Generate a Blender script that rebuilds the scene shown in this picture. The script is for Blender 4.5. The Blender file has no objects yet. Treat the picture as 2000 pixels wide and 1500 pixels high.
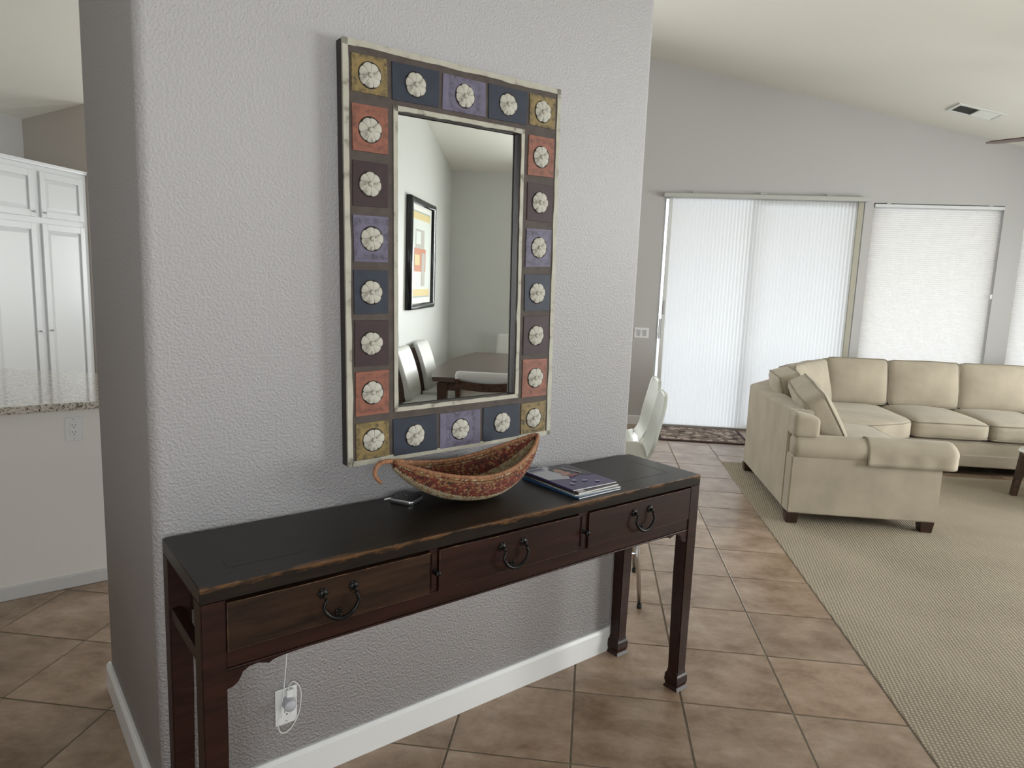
import bpy, bmesh, math, random
from mathutils import Vector, Matrix, noise
random.seed(7)
PI = math.pi
S = 2 ** -.5
SC = bpy.context.scene
COL = SC.collection

# ------------------------------------------------------------------ camera, world, lights, exposure
# house frame: X = along the window wall (to the right), Y = towards the window wall, Z up.
# the mirror wall stands at 45 degrees to the house: its own frame (x along it, y into it) maps by W().
def W(x, y, z=0.0):
    return Vector((S * (x - y), S * (x + y), z))

CAM = (1348.505, 0.898087, 0.147116, 0.0383797, 0.0, -1.889514, 1.543527)
def cam_axes():
    f, yaw, pitch, roll, cx, cy, cz = CAM
    fw = Vector((math.cos(yaw) * math.cos(pitch), math.sin(yaw) * math.cos(pitch), -math.sin(pitch)))
    r = Vector((math.sin(yaw), -math.cos(yaw), 0)); u = r.cross(fw)
    c, s = math.cos(roll), math.sin(roll)
    return W(*(c * r + s * u)), W(*(c * u - s * r)), W(*fw), W(cx, cy, cz)
CR, CU, CF, CO = cam_axes()
def project(p):
    d = Vector(p) - CO
    w = d.dot(CF)
    if w < .05: return None
    return 1000 + CAM[0] * d.dot(CR) / w, 750 - CAM[0] * d.dot(CU) / w

cd = bpy.data.cameras.new('camera'); cam = bpy.data.objects.new('camera', cd); COL.objects.link(cam)
m3 = Matrix((CR, CU, -CF)).transposed()
cam.matrix_world = Matrix.Translation(CO) @ m3.to_4x4()
cd.sensor_fit = 'HORIZONTAL'; cd.sensor_width = 36; cd.lens = CAM[0] / 2000 * 36
cd.clip_start = .02; cd.clip_end = 200
SC.camera = cam

world = bpy.data.worlds.new('sky'); SC.world = world; world.use_nodes = True
bg = world.node_tree.nodes['Background']
bg.inputs['Color'].default_value = (.88, .915, 1.0, 1); bg.inputs['Strength'].default_value = 3.0

def area(name, loc, target, sx, sy, power, color=(1, 1, 1)):
    l = bpy.data.lights.new(name, 'AREA'); l.shape = 'RECTANGLE'; l.size = sx; l.size_y = sy
    l.energy = power; l.color = color
    o = bpy.data.objects.new(name, l); COL.objects.link(o); o.location = loc
    o.rotation_euler = (Vector(target) - Vector(loc)).to_track_quat('-Z', 'Y').to_euler()
    return o
LCOL = (1.0, .985, .955)
area('daylight_dining_window', (7.3, 1.55, 1.45), (5, 1.5, 1.40), 1.7, 1.5, 245, LCOL)
area('daylight_kitchen_window', (-2.2, 6.85, 1.55), (-2.2, 5, 1.5), 1.2, 1.1, 42, LCOL)
area('added_nook_fill', (.55, 6.85, 1.65), (.55, 5, 1.6), 1.3, 1.4, 130, LCOL)  # unseen fill lamp, added to brighten the pantry and the right wall
area('daylight_living_window', (7.25, 4.2, 1.45), (5, 4.2, 1.4), 1.9, 1.5, 150, LCOL)
area('added_entry_fill', (2.0, -3.45, 1.5), (1.2, -1, 1.3), 1.5, 1.8, 88, LCOL)  # unseen hall fill behind the camera, added and placed to reach the island

SC.view_settings.view_transform = 'Standard'
SC.view_settings.look = 'None'
SC.view_settings.exposure = 0.0
SC.view_settings.gamma = 1.0
SC.view_settings.use_curve_mapping = False
SC.cycles.max_bounces = 10
SC.cycles.diffuse_bounces = 6
SC.cycles.glossy_bounces = 4
SC.cycles.transmission_bounces = 6
SC.cycles.use_denoising = True
SC.cycles.caustics_reflective = False
SC.cycles.caustics_refractive = False
SC.cycles.sample_clamp_indirect = 6

# ------------------------------------------------------------------ materials
def lin(c):
    return tuple(((v / 255) / 12.92 if v / 255 <= .04045 else ((v / 255 + .055) / 1.055) ** 2.4) for v in c)
def new_mat(name, col, rough=.6, metal=0., spec=.5):
    m = bpy.data.materials.new(name); m.use_nodes = True
    b = m.node_tree.nodes['Principled BSDF']
    b.inputs['Base Color'].default_value = (*col, 1)
    b.inputs['Roughness'].default_value = rough; b.inputs['Metallic'].default_value = metal
    b.inputs['Specular IOR Level'].default_value = spec
    return m
def nd(m, t, **kw):
    n = m.node_tree.nodes.new(t)
    for k, v in kw.items():
        if k in n.inputs: n.inputs[k].default_value = v
        else: setattr(n, k, v)
    return n
def lk(m, a, ao, b, bi): m.node_tree.links.new(a.outputs[ao], b.inputs[bi])
def coords(m, scale=(1, 1, 1), rot=(0, 0, 0), out='Object'):
    tc = nd(m, 'ShaderNodeTexCoord'); mp = nd(m, 'ShaderNodeMapping')
    mp.inputs['Scale'].default_value = scale; mp.inputs['Rotation'].default_value = rot
    lk(m, tc, out, mp, 'Vector'); return mp
def ramp(m, stops):
    r = nd(m, 'ShaderNodeValToRGB'); e = r.color_ramp.elements
    while len(e) < len(stops): e.new(.5)
    for i, (p, c) in enumerate(stops):
        e[i].position = p; e[i].color = (*c, 1)
    return r
def add_bump(m, src, out, strength, dist):
    b = nd(m, 'ShaderNodeBump'); b.inputs['Strength'].default_value = strength; b.inputs['Distance'].default_value = dist
    lk(m, src, out, b, 'Height'); lk(m, b, 'Normal', m.node_tree.nodes['Principled BSDF'], 'Normal')
def noisy(name, stops, scale=(1, 1, 1), nscale=5, detail=4, rough=.6, bump=0, bdist=.002, bscale=None, spec=.5, metal=0., rot=(0, 0, 0), distortion=0.):
    m = new_mat(name, stops[0][1], rough, metal, spec)
    mp = coords(m, scale, rot)
    n = nd(m, 'ShaderNodeTexNoise'); n.inputs['Scale'].default_value = nscale; n.inputs['Detail'].default_value = detail
    n.inputs['Distortion'].default_value = distortion
    lk(m, mp, 'Vector', n, 'Vector')
    r = ramp(m, stops); lk(m, n, 'Fac', r, 'Fac'); lk(m, r, 'Color', m.node_tree.nodes['Principled BSDF'], 'Base Color')
    if bump:
        s, o = n, 'Fac'
        if bscale:
            s = nd(m, 'ShaderNodeTexNoise'); s.inputs['Scale'].default_value = bscale; s.inputs['Detail'].default_value = 2
            lk(m, mp, 'Vector', s, 'Vector')
        add_bump(m, s, o, bump, bdist)
    return m

def wall_mat(name, col, bump, sc=135):
    m = new_mat(name, col, .55, 0, .35)
    mp = coords(m)
    n = nd(m, 'ShaderNodeTexNoise'); n.inputs['Scale'].default_value = sc; n.inputs['Detail'].default_value = 2.5; n.inputs['Roughness'].default_value = .45
    lk(m, mp, 'Vector', n, 'Vector')
    r = ramp(m, [(.38, (0, 0, 0)), (.66, (1, 1, 1))]); lk(m, n, 'Fac', r, 'Fac')
    add_bump(m, r, 'Color', bump, .0018)
    return m
M = {}
M['wall'] = wall_mat('wall_paint', (.435, .42, .43), .62)
M['wall_far'] = wall_mat('wall_paint_smooth', (.475, .465, .46), .10)
M['wall_warm'] = wall_mat('wall_paint_kitchen', (.48, .44, .40), .10)
M['wall_dining'] = wall_mat('wall_paint_dining', (.58, .585, .565), .10)
M['ceiling'] = wall_mat('ceiling_paint', (.76, .75, .69), .08)
M['trim'] = new_mat('trim_paint', (.72, .72, .72), .35)
M['grout'] = noisy('grout', [(.3, (.15, .125, .095)), (.7, (.20, .17, .13))], nscale=30, rough=.95, spec=.1)
M['cabinet'] = new_mat('cabinet_paint', (.62, .635, .65), .35)
M['island'] = wall_mat('island_paint', (.72, .70, .67), .10)
M['toekick'] = new_mat('island_skirting', (.55, .55, .55), .4)
M['granite_hi'] = None

def granite():
    m = new_mat('granite', (.5, .45, .4), .08, 0, .6)
    mp = coords(m)
    n = nd(m, 'ShaderNodeTexNoise'); n.inputs['Scale'].default_value = 95; n.inputs['Detail'].default_value = 5; n.inputs['Roughness'].default_value = .7
    lk(m, mp, 'Vector', n, 'Vector')
    r = ramp(m, [(.32, (.02, .018, .016)), (.41, (.14, .11, .08)), (.48, (.48, .44, .38)), (.62, (.66, .63, .58)), (.74, (.36, .30, .22))])
    lk(m, n, 'Fac', r, 'Fac'); lk(m, r, 'Color', m.node_tree.nodes['Principled BSDF'], 'Base Color')
    return m
M['granite'] = granite()

def tile_mat():
    m = new_mat('floor_tile', (.3, .2, .15), .27, 0, .5)
    bs = m.node_tree.nodes['Principled BSDF']
    geo = nd(m, 'ShaderNodeNewGeometry'); mp = nd(m, 'ShaderNodeMapping'); lk(m, geo, 'Position', mp, 'Vector')
    oi = nd(m, 'ShaderNodeObjectInfo')
    ad = nd(m, 'ShaderNodeVectorMath', operation='ADD'); ml = nd(m, 'ShaderNodeMath', operation='MULTIPLY'); ml.inputs[1].default_value = 37
    lk(m, oi, 'Random', ml, 0); cb = nd(m, 'ShaderNodeCombineXYZ'); lk(m, ml, 0, cb, 'X'); lk(m, ml, 0, cb, 'Z')
    lk(m, mp, 'Vector', ad, 0); lk(m, cb, 'Vector', ad, 1)
    st = nd(m, 'ShaderNodeMapping'); st.inputs['Scale'].default_value = (1.0, 1.35, 1); lk(m, ad, 'Vector', st, 'Vector')
    n = nd(m, 'ShaderNodeTexNoise'); n.inputs['Scale'].default_value = 4.6; n.inputs['Detail'].default_value = 9; n.inputs['Roughness'].default_value = .68; n.inputs['Distortion'].default_value = .15
    lk(m, st, 'Vector', n, 'Vector')
    r = ramp(m, [(.30, (.165, .105, .067)), (.44, (.255, .176, .12)), (.56, (.32, .232, .168)), (.74, (.44, .345, .27))])
    lk(m, n, 'Fac', r, 'Fac')
    hv = nd(m, 'ShaderNodeHueSaturation'); mr = nd(m, 'ShaderNodeMapRange'); mr.inputs['To Min'].default_value = .88; mr.inputs['To Max'].default_value = 1.1
    lk(m, oi, 'Random', mr, 'Value'); lk(m, mr, 'Result', hv, 'Value'); lk(m, r, 'Color', hv, 'Color'); lk(m, hv, 'Color', bs, 'Base Color')
    f = nd(m, 'ShaderNodeTexNoise'); f.inputs['Scale'].default_value = 55; f.inputs['Detail'].default_value = 4; lk(m, ad, 'Vector', f, 'Vector')
    add_bump(m, f, 'Fac', .22, .002)
    return m
M['tile'] = tile_mat()

def carpet_mat():
    m = new_mat('carpet_weave', (.3, .27, .2), .95, 0, .1)
    mp = coords(m, (1, 1, 1), (0, 0, math.radians(8)))
    w1 = nd(m, 'ShaderNodeTexWave', wave_type='BANDS', bands_direction='X'); w1.inputs['Scale'].default_value = 20; w1.inputs['Distortion'].default_value = 1.2; w1.inputs['Detail'].default_value = 1
    w2 = nd(m, 'ShaderNodeTexWave', wave_type='BANDS', bands_direction='Y'); w2.inputs['Scale'].default_value = 20; w2.inputs['Distortion'].default_value = 1.2; w2.inputs['Detail'].default_value = 1
    lk(m, mp, 'Vector', w1, 'Vector'); lk(m, mp, 'Vector', w2, 'Vector')
    mu = nd(m, 'ShaderNodeMath', operation='MULTIPLY'); lk(m, w1, 'Fac', mu, 0); lk(m, w2, 'Fac', mu, 1)
    n = nd(m, 'ShaderNodeTexNoise'); n.inputs['Scale'].default_value = 2.2; n.inputs['Detail'].default_value = 5; lk(m, mp, 'Vector', n, 'Vector')
    ad = nd(m, 'ShaderNodeMath', operation='MULTIPLY_ADD'); lk(m, n, 'Fac', ad, 0); ad.inputs[1].default_value = .5; lk(m, mu, 0, ad, 2)
    r = ramp(m, [(.05, (.20, .165, .12)), (.5, (.335, .287, .22)), (1.0, (.42, .365, .29))])
    lk(m, ad, 0, r, 'Fac'); lk(m, r, 'Color', m.node_tree.nodes['Principled BSDF'], 'Base Color')
    add_bump(m, mu, 0, .6, .005)
    return m
M['carpet'] = carpet_mat()

def shade_mat(name, col, axis):
    m = bpy.data.materials.new(name); m.use_nodes = True; nt = m.node_tree
    for n in list(nt.nodes):
        if n.type != 'OUTPUT_MATERIAL': nt.nodes.remove(n)
    out = [n for n in nt.nodes if n.type == 'OUTPUT_MATERIAL'][0]
    tr = nt.nodes.new('ShaderNodeBsdfTranslucent'); df = nt.nodes.new('ShaderNodeBsdfDiffuse')
    tr.inputs['Color'].default_value = (*col, 1); df.inputs['Color'].default_value = (.7, .7, .7, 1)
    tc = nt.nodes.new('ShaderNodeTexCoord'); mp = nt.nodes.new('ShaderNodeMapping')
    mp.inputs['Scale'].default_value = (60, 60, 2.5) if axis == 'v' else (2.5, 60, 60)
    no = nt.nodes.new('ShaderNodeTexNoise'); no.inputs['Scale'].default_value = 1.2; no.inputs['Detail'].default_value = 3
    nt.links.new(tc.outputs['Object'], mp.inputs['Vector']); nt.links.new(mp.outputs['Vector'], no.inputs['Vector'])
    r = nt.nodes.new('ShaderNodeValToRGB'); r.color_ramp.elements[0].position = .3; r.color_ramp.elements[1].position = .7
    r.color_ramp.elements[0].color = (*[c * .975 for c in col], 1); r.color_ramp.elements[1].color = (*col, 1)
    nt.links.new(no.outputs['Fac'], r.inputs['Fac']); nt.links.new(r.outputs['Color'], tr.inputs['Color'])
    mx = nt.nodes.new('ShaderNodeMixShader'); mx.inputs[0].default_value = .22
    nt.links.new(tr.outputs[0], mx.inputs[1]); nt.links.new(df.outputs[0], mx.inputs[2]); nt.links.new(mx.outputs[0], out.inputs['Surface'])
    return m
M['shade_v'] = shade_mat('vertical_shade_fabric', (.93, .925, .91), 'v')
M['shade_h'] = shade_mat('pleated_shade_fabric', (.93, .895, .845), 'h')
M['alu'] = new_mat('aluminium', (.62, .63, .64), .35, .6)
M['rail_beige'] = new_mat('beige_rail', (.40, .38, .31), .5)
M['rail_grey'] = new_mat('grey_rail', (.46, .46, .44), .5)
M['white_frame'] = new_mat('white_vinyl', (.66, .67, .66), .4)

def glass_mat():
    m = bpy.data.materials.new('window_glass'); m.use_nodes = True; nt = m.node_tree
    for n in list(nt.nodes):
        if n.type != 'OUTPUT_MATERIAL': nt.nodes.remove(n)
    out = [n for n in nt.nodes if n.type == 'OUTPUT_MATERIAL'][0]
    t = nt.nodes.new('ShaderNodeBsdfTransparent'); t.inputs[0].default_value = (.96, .98, .98, 1)
    g = nt.nodes.new('ShaderNodeBsdfGlossy'); g.inputs['Roughness'].default_value = .02
    mx = nt.nodes.new('ShaderNodeMixShader'); mx.inputs[0].default_value = .06
    nt.links.new(t.outputs[0], mx.inputs[1]); nt.links.new(g.outputs[0], mx.inputs[2]); nt.links.new(mx.outputs[0], out.inputs['Surface'])
    return m
M['glass'] = glass_mat()
M['mirror'] = new_mat('mirror_silver', (.90, .915, .905), .0, 1.0)

def worn_wood(name, dark, mid, worn, edge_y=None, amount=.55, rough=.42, spec=.28):
    m = new_mat(name, dark, rough, 0, spec)
    bs = m.node_tree.nodes['Principled BSDF']
    mp = coords(m, (1.4, 14, 14))
    n = nd(m, 'ShaderNodeTexNoise'); n.inputs['Scale'].default_value = 3.5; n.inputs['Detail'].default_value = 8; n.inputs['Roughness'].default_value = .6; n.inputs['Distortion'].default_value = .5
    lk(m, mp, 'Vector', n, 'Vector')
    r = ramp(m, [(.35, dark), (.72, mid)]); lk(m, n, 'Fac', r, 'Fac')
    # worn patches
    mp2 = coords(m, (1.0, 4, 4))
    n2 = nd(m, 'ShaderNodeTexNoise'); n2.inputs['Scale'].default_value = 6; n2.inputs['Detail'].default_value = 8; n2.inputs['Roughness'].default_value = .7
    lk(m, mp2, 'Vector', n2, 'Vector')
    fac = n2; fo = 'Fac'
    if edge_y is not None:
        # rubbed away along the front arris: distance from it, over the top and down the face
        tc = nd(m, 'ShaderNodeTexCoord'); sp = nd(m, 'ShaderNodeSeparateXYZ'); lk(m, tc, 'Object', sp, 'Vector')
        sb = nd(m, 'ShaderNodeMath', operation='SUBTRACT'); lk(m, sp, 'Y', sb, 0); lk(m, sp, 'Z', sb, 1)
        mr = nd(m, 'ShaderNodeMapRange'); d0 = edge_y - .858
        mr.inputs['From Min'].default_value = d0 + .022; mr.inputs['From Max'].default_value = d0
        mr.inputs['To Min'].default_value = 0; mr.inputs['To Max'].default_value = .32
        lk(m, sb, 0, mr, 'Value')
        ad = nd(m, 'ShaderNodeMath', operation='ADD'); lk(m, n2, 'Fac', ad, 0); lk(m, mr, 'Result', ad, 1); fac, fo = ad, 0
    r2 = ramp(m, [(amount + .08, (0, 0, 0)), (amount + .20, (1, 1, 1))]); lk(m, fac, fo, r2, 'Fac')
    mx = nd(m, 'ShaderNodeMix', data_type='RGBA')
    lk(m, r2, 'Color', mx, 0); m.node_tree.links.new(r.outputs['Color'], mx.inputs[6]); mx.inputs[7].default_value = (*worn, 1)
    m.node_tree.links.new(mx.outputs[2], bs.inputs['Base Color'])
    add_bump(m, n, 'Fac', .12, .001)
    return m
M['wood_top'] = worn_wood('lacquer_top', (.010, .008, .007), (.022, .016, .012), (.11, .055, .024), edge_y=-.378, amount=.575, rough=.30, spec=.24)
M['wood_red'] = worn_wood('lacquer_red', (.013, .0045, .003), (.032, .0105, .0068), (.08, .036, .018), amount=.66, rough=.40)
M['wood_brown'] = worn_wood('lacquer_brown', (.013, .0065, .004), (.042, .020, .010), (.11, .055, .024), amount=.62, rough=.42)
M['wood_edge'] = noisy('worn_edge', [(.38, (.025, .013, .008)), (.66, (.17, .085, .038))], nscale=40, rough=.7)
M['void'] = new_mat('dark_gap', (.006, .005, .005), .8)
M['iron'] = noisy('dark_iron', [(.3, (.006, .006, .006)), (.7, (.02, .019, .018))], nscale=60, rough=.38, metal=.7, bump=.3, bdist=.001)

M['walnut'] = noisy('dark_walnut', [(.3, (.022, .011, .007)), (.7, (.075, .036, .021))], (2, 14, 14), 4, 6, .35)
M['walnut_top'] = noisy('walnut_top', [(.3, (.050, .034, .028)), (.7, (.10, .070, .056))], (1.2, 16, 4), 4, 6, .28)
M['leather'] = new_mat('white_leather', (.58, .58, .555), .45)
M['black_gloss'] = new_mat('black_lacquer', (.010, .012, .014), .22)
M['mat_board'] = new_mat('mat_board', (.74, .74, .70), .8)
M['paint_dark'] = noisy('grout_paint', [(.3, (.048, .034, .028)), (.7, (.076, .057, .048))], nscale=30, rough=.7)
M['cream'] = noisy('cream_paint', [(.30, (.16, .14, .11)), (.42, (.39, .37, .305)), (.8, (.48, .46, .385))], (1, 1, 1), 22, 6, .6)
M['frame_side'] = new_mat('frame_side', (.022, .016, .014), .5)

def tile_paint(name, col, smudge):
    m = new_mat(name, col, .55, 0, .35)
    mp = coords(m, (1, 1, 1))
    tc = nd(m, 'ShaderNodeTexCoord')
    sp = nd(m, 'ShaderNodeSeparateXYZ'); lk(m, tc, 'Object', sp, 'Vector')
    # ring of smudges near the tile border: |x| or |z| about .05
    ax = nd(m, 'ShaderNodeMath', operation='ABSOLUTE'); lk(m, sp, 'X', ax, 0)
    az = nd(m, 'ShaderNodeMath', operation='ABSOLUTE'); lk(m, sp, 'Z', az, 0)
    mxx = nd(m, 'ShaderNodeMath', operation='MAXIMUM'); lk(m, ax, 0, mxx, 0); lk(m, az, 0, mxx, 1)
    rr = ramp(m, [(.036, (0, 0, 0)), (.045, (1, 1, 1)), (.054, (1, 1, 1)), (.061, (0, 0, 0))]); lk(m, mxx, 0, rr, 'Fac')
    n = nd(m, 'ShaderNodeTexNoise'); n.inputs['Scale'].default_value = 48; n.inputs['Detail'].default_value = 6; n.inputs['Roughness'].default_value = .7
    oi = nd(m, 'ShaderNodeObjectInfo'); va = nd(m, 'ShaderNodeVectorMath', operation='ADD'); cb = nd(m, 'ShaderNodeCombineXYZ')
    sc = nd(m, 'ShaderNodeMath', operation='MULTIPLY'); sc.inputs[1].default_value = 9; lk(m, oi, 'Random', sc, 0); lk(m, sc, 0, cb, 'X')
    lk(m, mp, 'Vector', va, 0); lk(m, cb, 'Vector', va, 1); lk(m, va, 'Vector', n, 'Vector')
    nr = ramp(m, [(.42, (0, 0, 0)), (.66, (1, 1, 1))]); lk(m, n, 'Fac', nr, 'Fac')
    pr = nd(m, 'ShaderNodeMath', operation='MULTIPLY'); lk(m, rr, 'Color', pr, 0); lk(m, nr, 'Color', pr, 1)
    st = nd(m, 'ShaderNodeMath', operation='MULTIPLY'); lk(m, pr, 0, st, 0); st.inputs[1].default_value = smudge
    n2 = nd(m, 'ShaderNodeTexNoise'); n2.inputs['Scale'].default_value = 25; n2.inputs['Detail'].default_value = 5; lk(m, va, 'Vector', n2, 'Vector')
    r2 = ramp(m, [(.3, tuple(c * .82 for c in col)), (.7, tuple(min(1, c * 1.12) for c in col))]); lk(m, n2, 'Fac', r2, 'Fac')
    mx = nd(m, 'ShaderNodeMix', data_type='RGBA'); lk(m, st, 0, mx, 0)
    m.node_tree.links.new(r2.outputs['Color'], mx.inputs[6]); mx.inputs[7].default_value = (.02, .02, .022, 1)
    m.node_tree.links.new(mx.outputs[2], m.node_tree.nodes['Principled BSDF'].inputs['Base Color'])
    return m
TP = {'ochre': tile_paint('paint_ochre', (.24, .17, .065), .95), 'orange': tile_paint('paint_orange', (.255, .096, .062), .6),
      'plum': tile_paint('paint_plum', (.042, .020, .024), .3), 'lilac': tile_paint('paint_lilac', (.135, .12, .178), .75),
      'navy': tile_paint('paint_navy', (.024, .030, .048), .3)}
M['flower'] = noisy('carved_flower', [(.32, (.14, .12, .10)), (.46, (.43, .41, .35)), (.8, (.53, .51, .45))], nscale=38, detail=6, rough=.7, bump=.3, bdist=.002)
M['ring'] = new_mat('flower_outline', (.022, .018, .016), .7)

def fabric(name, c, sc=420):
    m = new_mat(name, c, .9, 0, .15)
    bs = m.node_tree.nodes['Principled BSDF']
    bs.inputs['Sheen Weight'].default_value = .15
    mp = coords(m)
    n = nd(m, 'ShaderNodeTexNoise'); n.inputs['Scale'].default_value = sc; n.inputs['Detail'].default_value = 2; lk(m, mp, 'Vector', n, 'Vector')
    n2 = nd(m, 'ShaderNodeTexNoise'); n2.inputs['Scale'].default_value = 5; n2.inputs['Detail'].default_value = 4; lk(m, mp, 'Vector', n2, 'Vector')
    r = ramp(m, [(.3, tuple(x * .88 for x in c)), (.7, tuple(x * 1.08 for x in c))]); lk(m, n2, 'Fac', r, 'Fac'); lk(m, r, 'Color', bs, 'Base Color')
    add_bump(m, n, 'Fac', .25, .002)
    return m
M['sofa'] = fabric('sofa_twill', (.405, .352, .275))
M['piping'] = fabric('sofa_piping', (.27, .235, .18))
M['foot'] = noisy('sofa_foot', [(.3, (.022, .010, .007)), (.7, (.05, .022, .013))], (14, 14, 2), 4, 4, .4)
M['plastic_white'] = new_mat('white_plastic', (.70, .70, .70), .35)
M['plastic_grey'] = new_mat('light_grey_plastic', (.46, .46, .50), .4)
M['slot'] = new_mat('slot_dark', (.01, .01, .01), .6)
M['stool'] = new_mat('glossy_white_shell', (.60, .62, .555), .45)
M['chrome'] = new_mat('chrome', (.72, .73, .74), .12, 1.0)
M['rubber'] = new_mat('black_rubber', (.01, .01, .01), .7)
M['fur'] = new_mat('white_fur', (.52, .51, .45), .95)
M['marble'] = noisy('white_marble', [(.35, (.55, .57, .55)), (.6, (.76, .78, .74))], nscale=6, detail=8, rough=.15)
M['fan'] = noisy('fan_wood', [(.3, (.05, .026, .02)), (.7, (.11, .062, .048))], (2, 14, 14), 4, 4, .4)
M['fan_metal'] = new_mat('fan_bronze', (.06, .04, .03), .35, .8)
M['silver'] = new_mat('satin_silver', (.55, .56, .58), .28, .9)
M['black_glass'] = new_mat('black_glossy_plastic', (.006, .006, .007), .08)
M['vent'] = new_mat('vent_white', (.70, .71, .68), .45)
M['vent_dark'] = new_mat('duct_dark', (.045, .045, .04), .8)
M['paper'] = new_mat('paper_edges', (.55, .54, .52), .7)
M['concrete'] = noisy('patio_concrete', [(.3, (.42, .41, .39)), (.7, (.55, .54, .52))], nscale=3, rough=.9)
M['patio_wood'] = new_mat('patio_cover_beige', (.55, .44, .30), .8)

def rug_mat():
    m = new_mat('rug_floral', (.1, .06, .06), .95, 0, .1)
    mp = coords(m)
    v = nd(m, 'ShaderNodeTexVoronoi'); v.inputs['Scale'].default_value = 13
    n = nd(m, 'ShaderNodeTexNoise'); n.inputs['Scale'].default_value = 12; n.inputs['Detail'].default_value = 3; lk(m, mp, 'Vector', n, 'Vector')
    mx = nd(m, 'ShaderNodeMix', data_type='VECTOR'); mx.inputs[0].default_value = .12
    m.node_tree.links.new(mp.outputs['Vector'], mx.inputs[4]); m.node_tree.links.new(n.outputs['Color'], mx.inputs[5])
    m.node_tree.links.new(mx.outputs[1], v.inputs['Vector'])
    r = ramp(m, [(0., (.50, .34, .31)), (.32, (.55, .48, .41)), (.50, (.15, .085, .085)), (.60, (.34, .31, .24)), (.74, (.11, .07, .075))])
    lk(m, v, 'Distance', r, 'Fac'); lk(m, r, 'Color', m.node_tree.nodes['Principled BSDF'], 'Base Color')
    return m
M['rug'] = rug_mat()
M['rug_border'] = new_mat('rug_border', (.055, .028, .03), .95)

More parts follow.
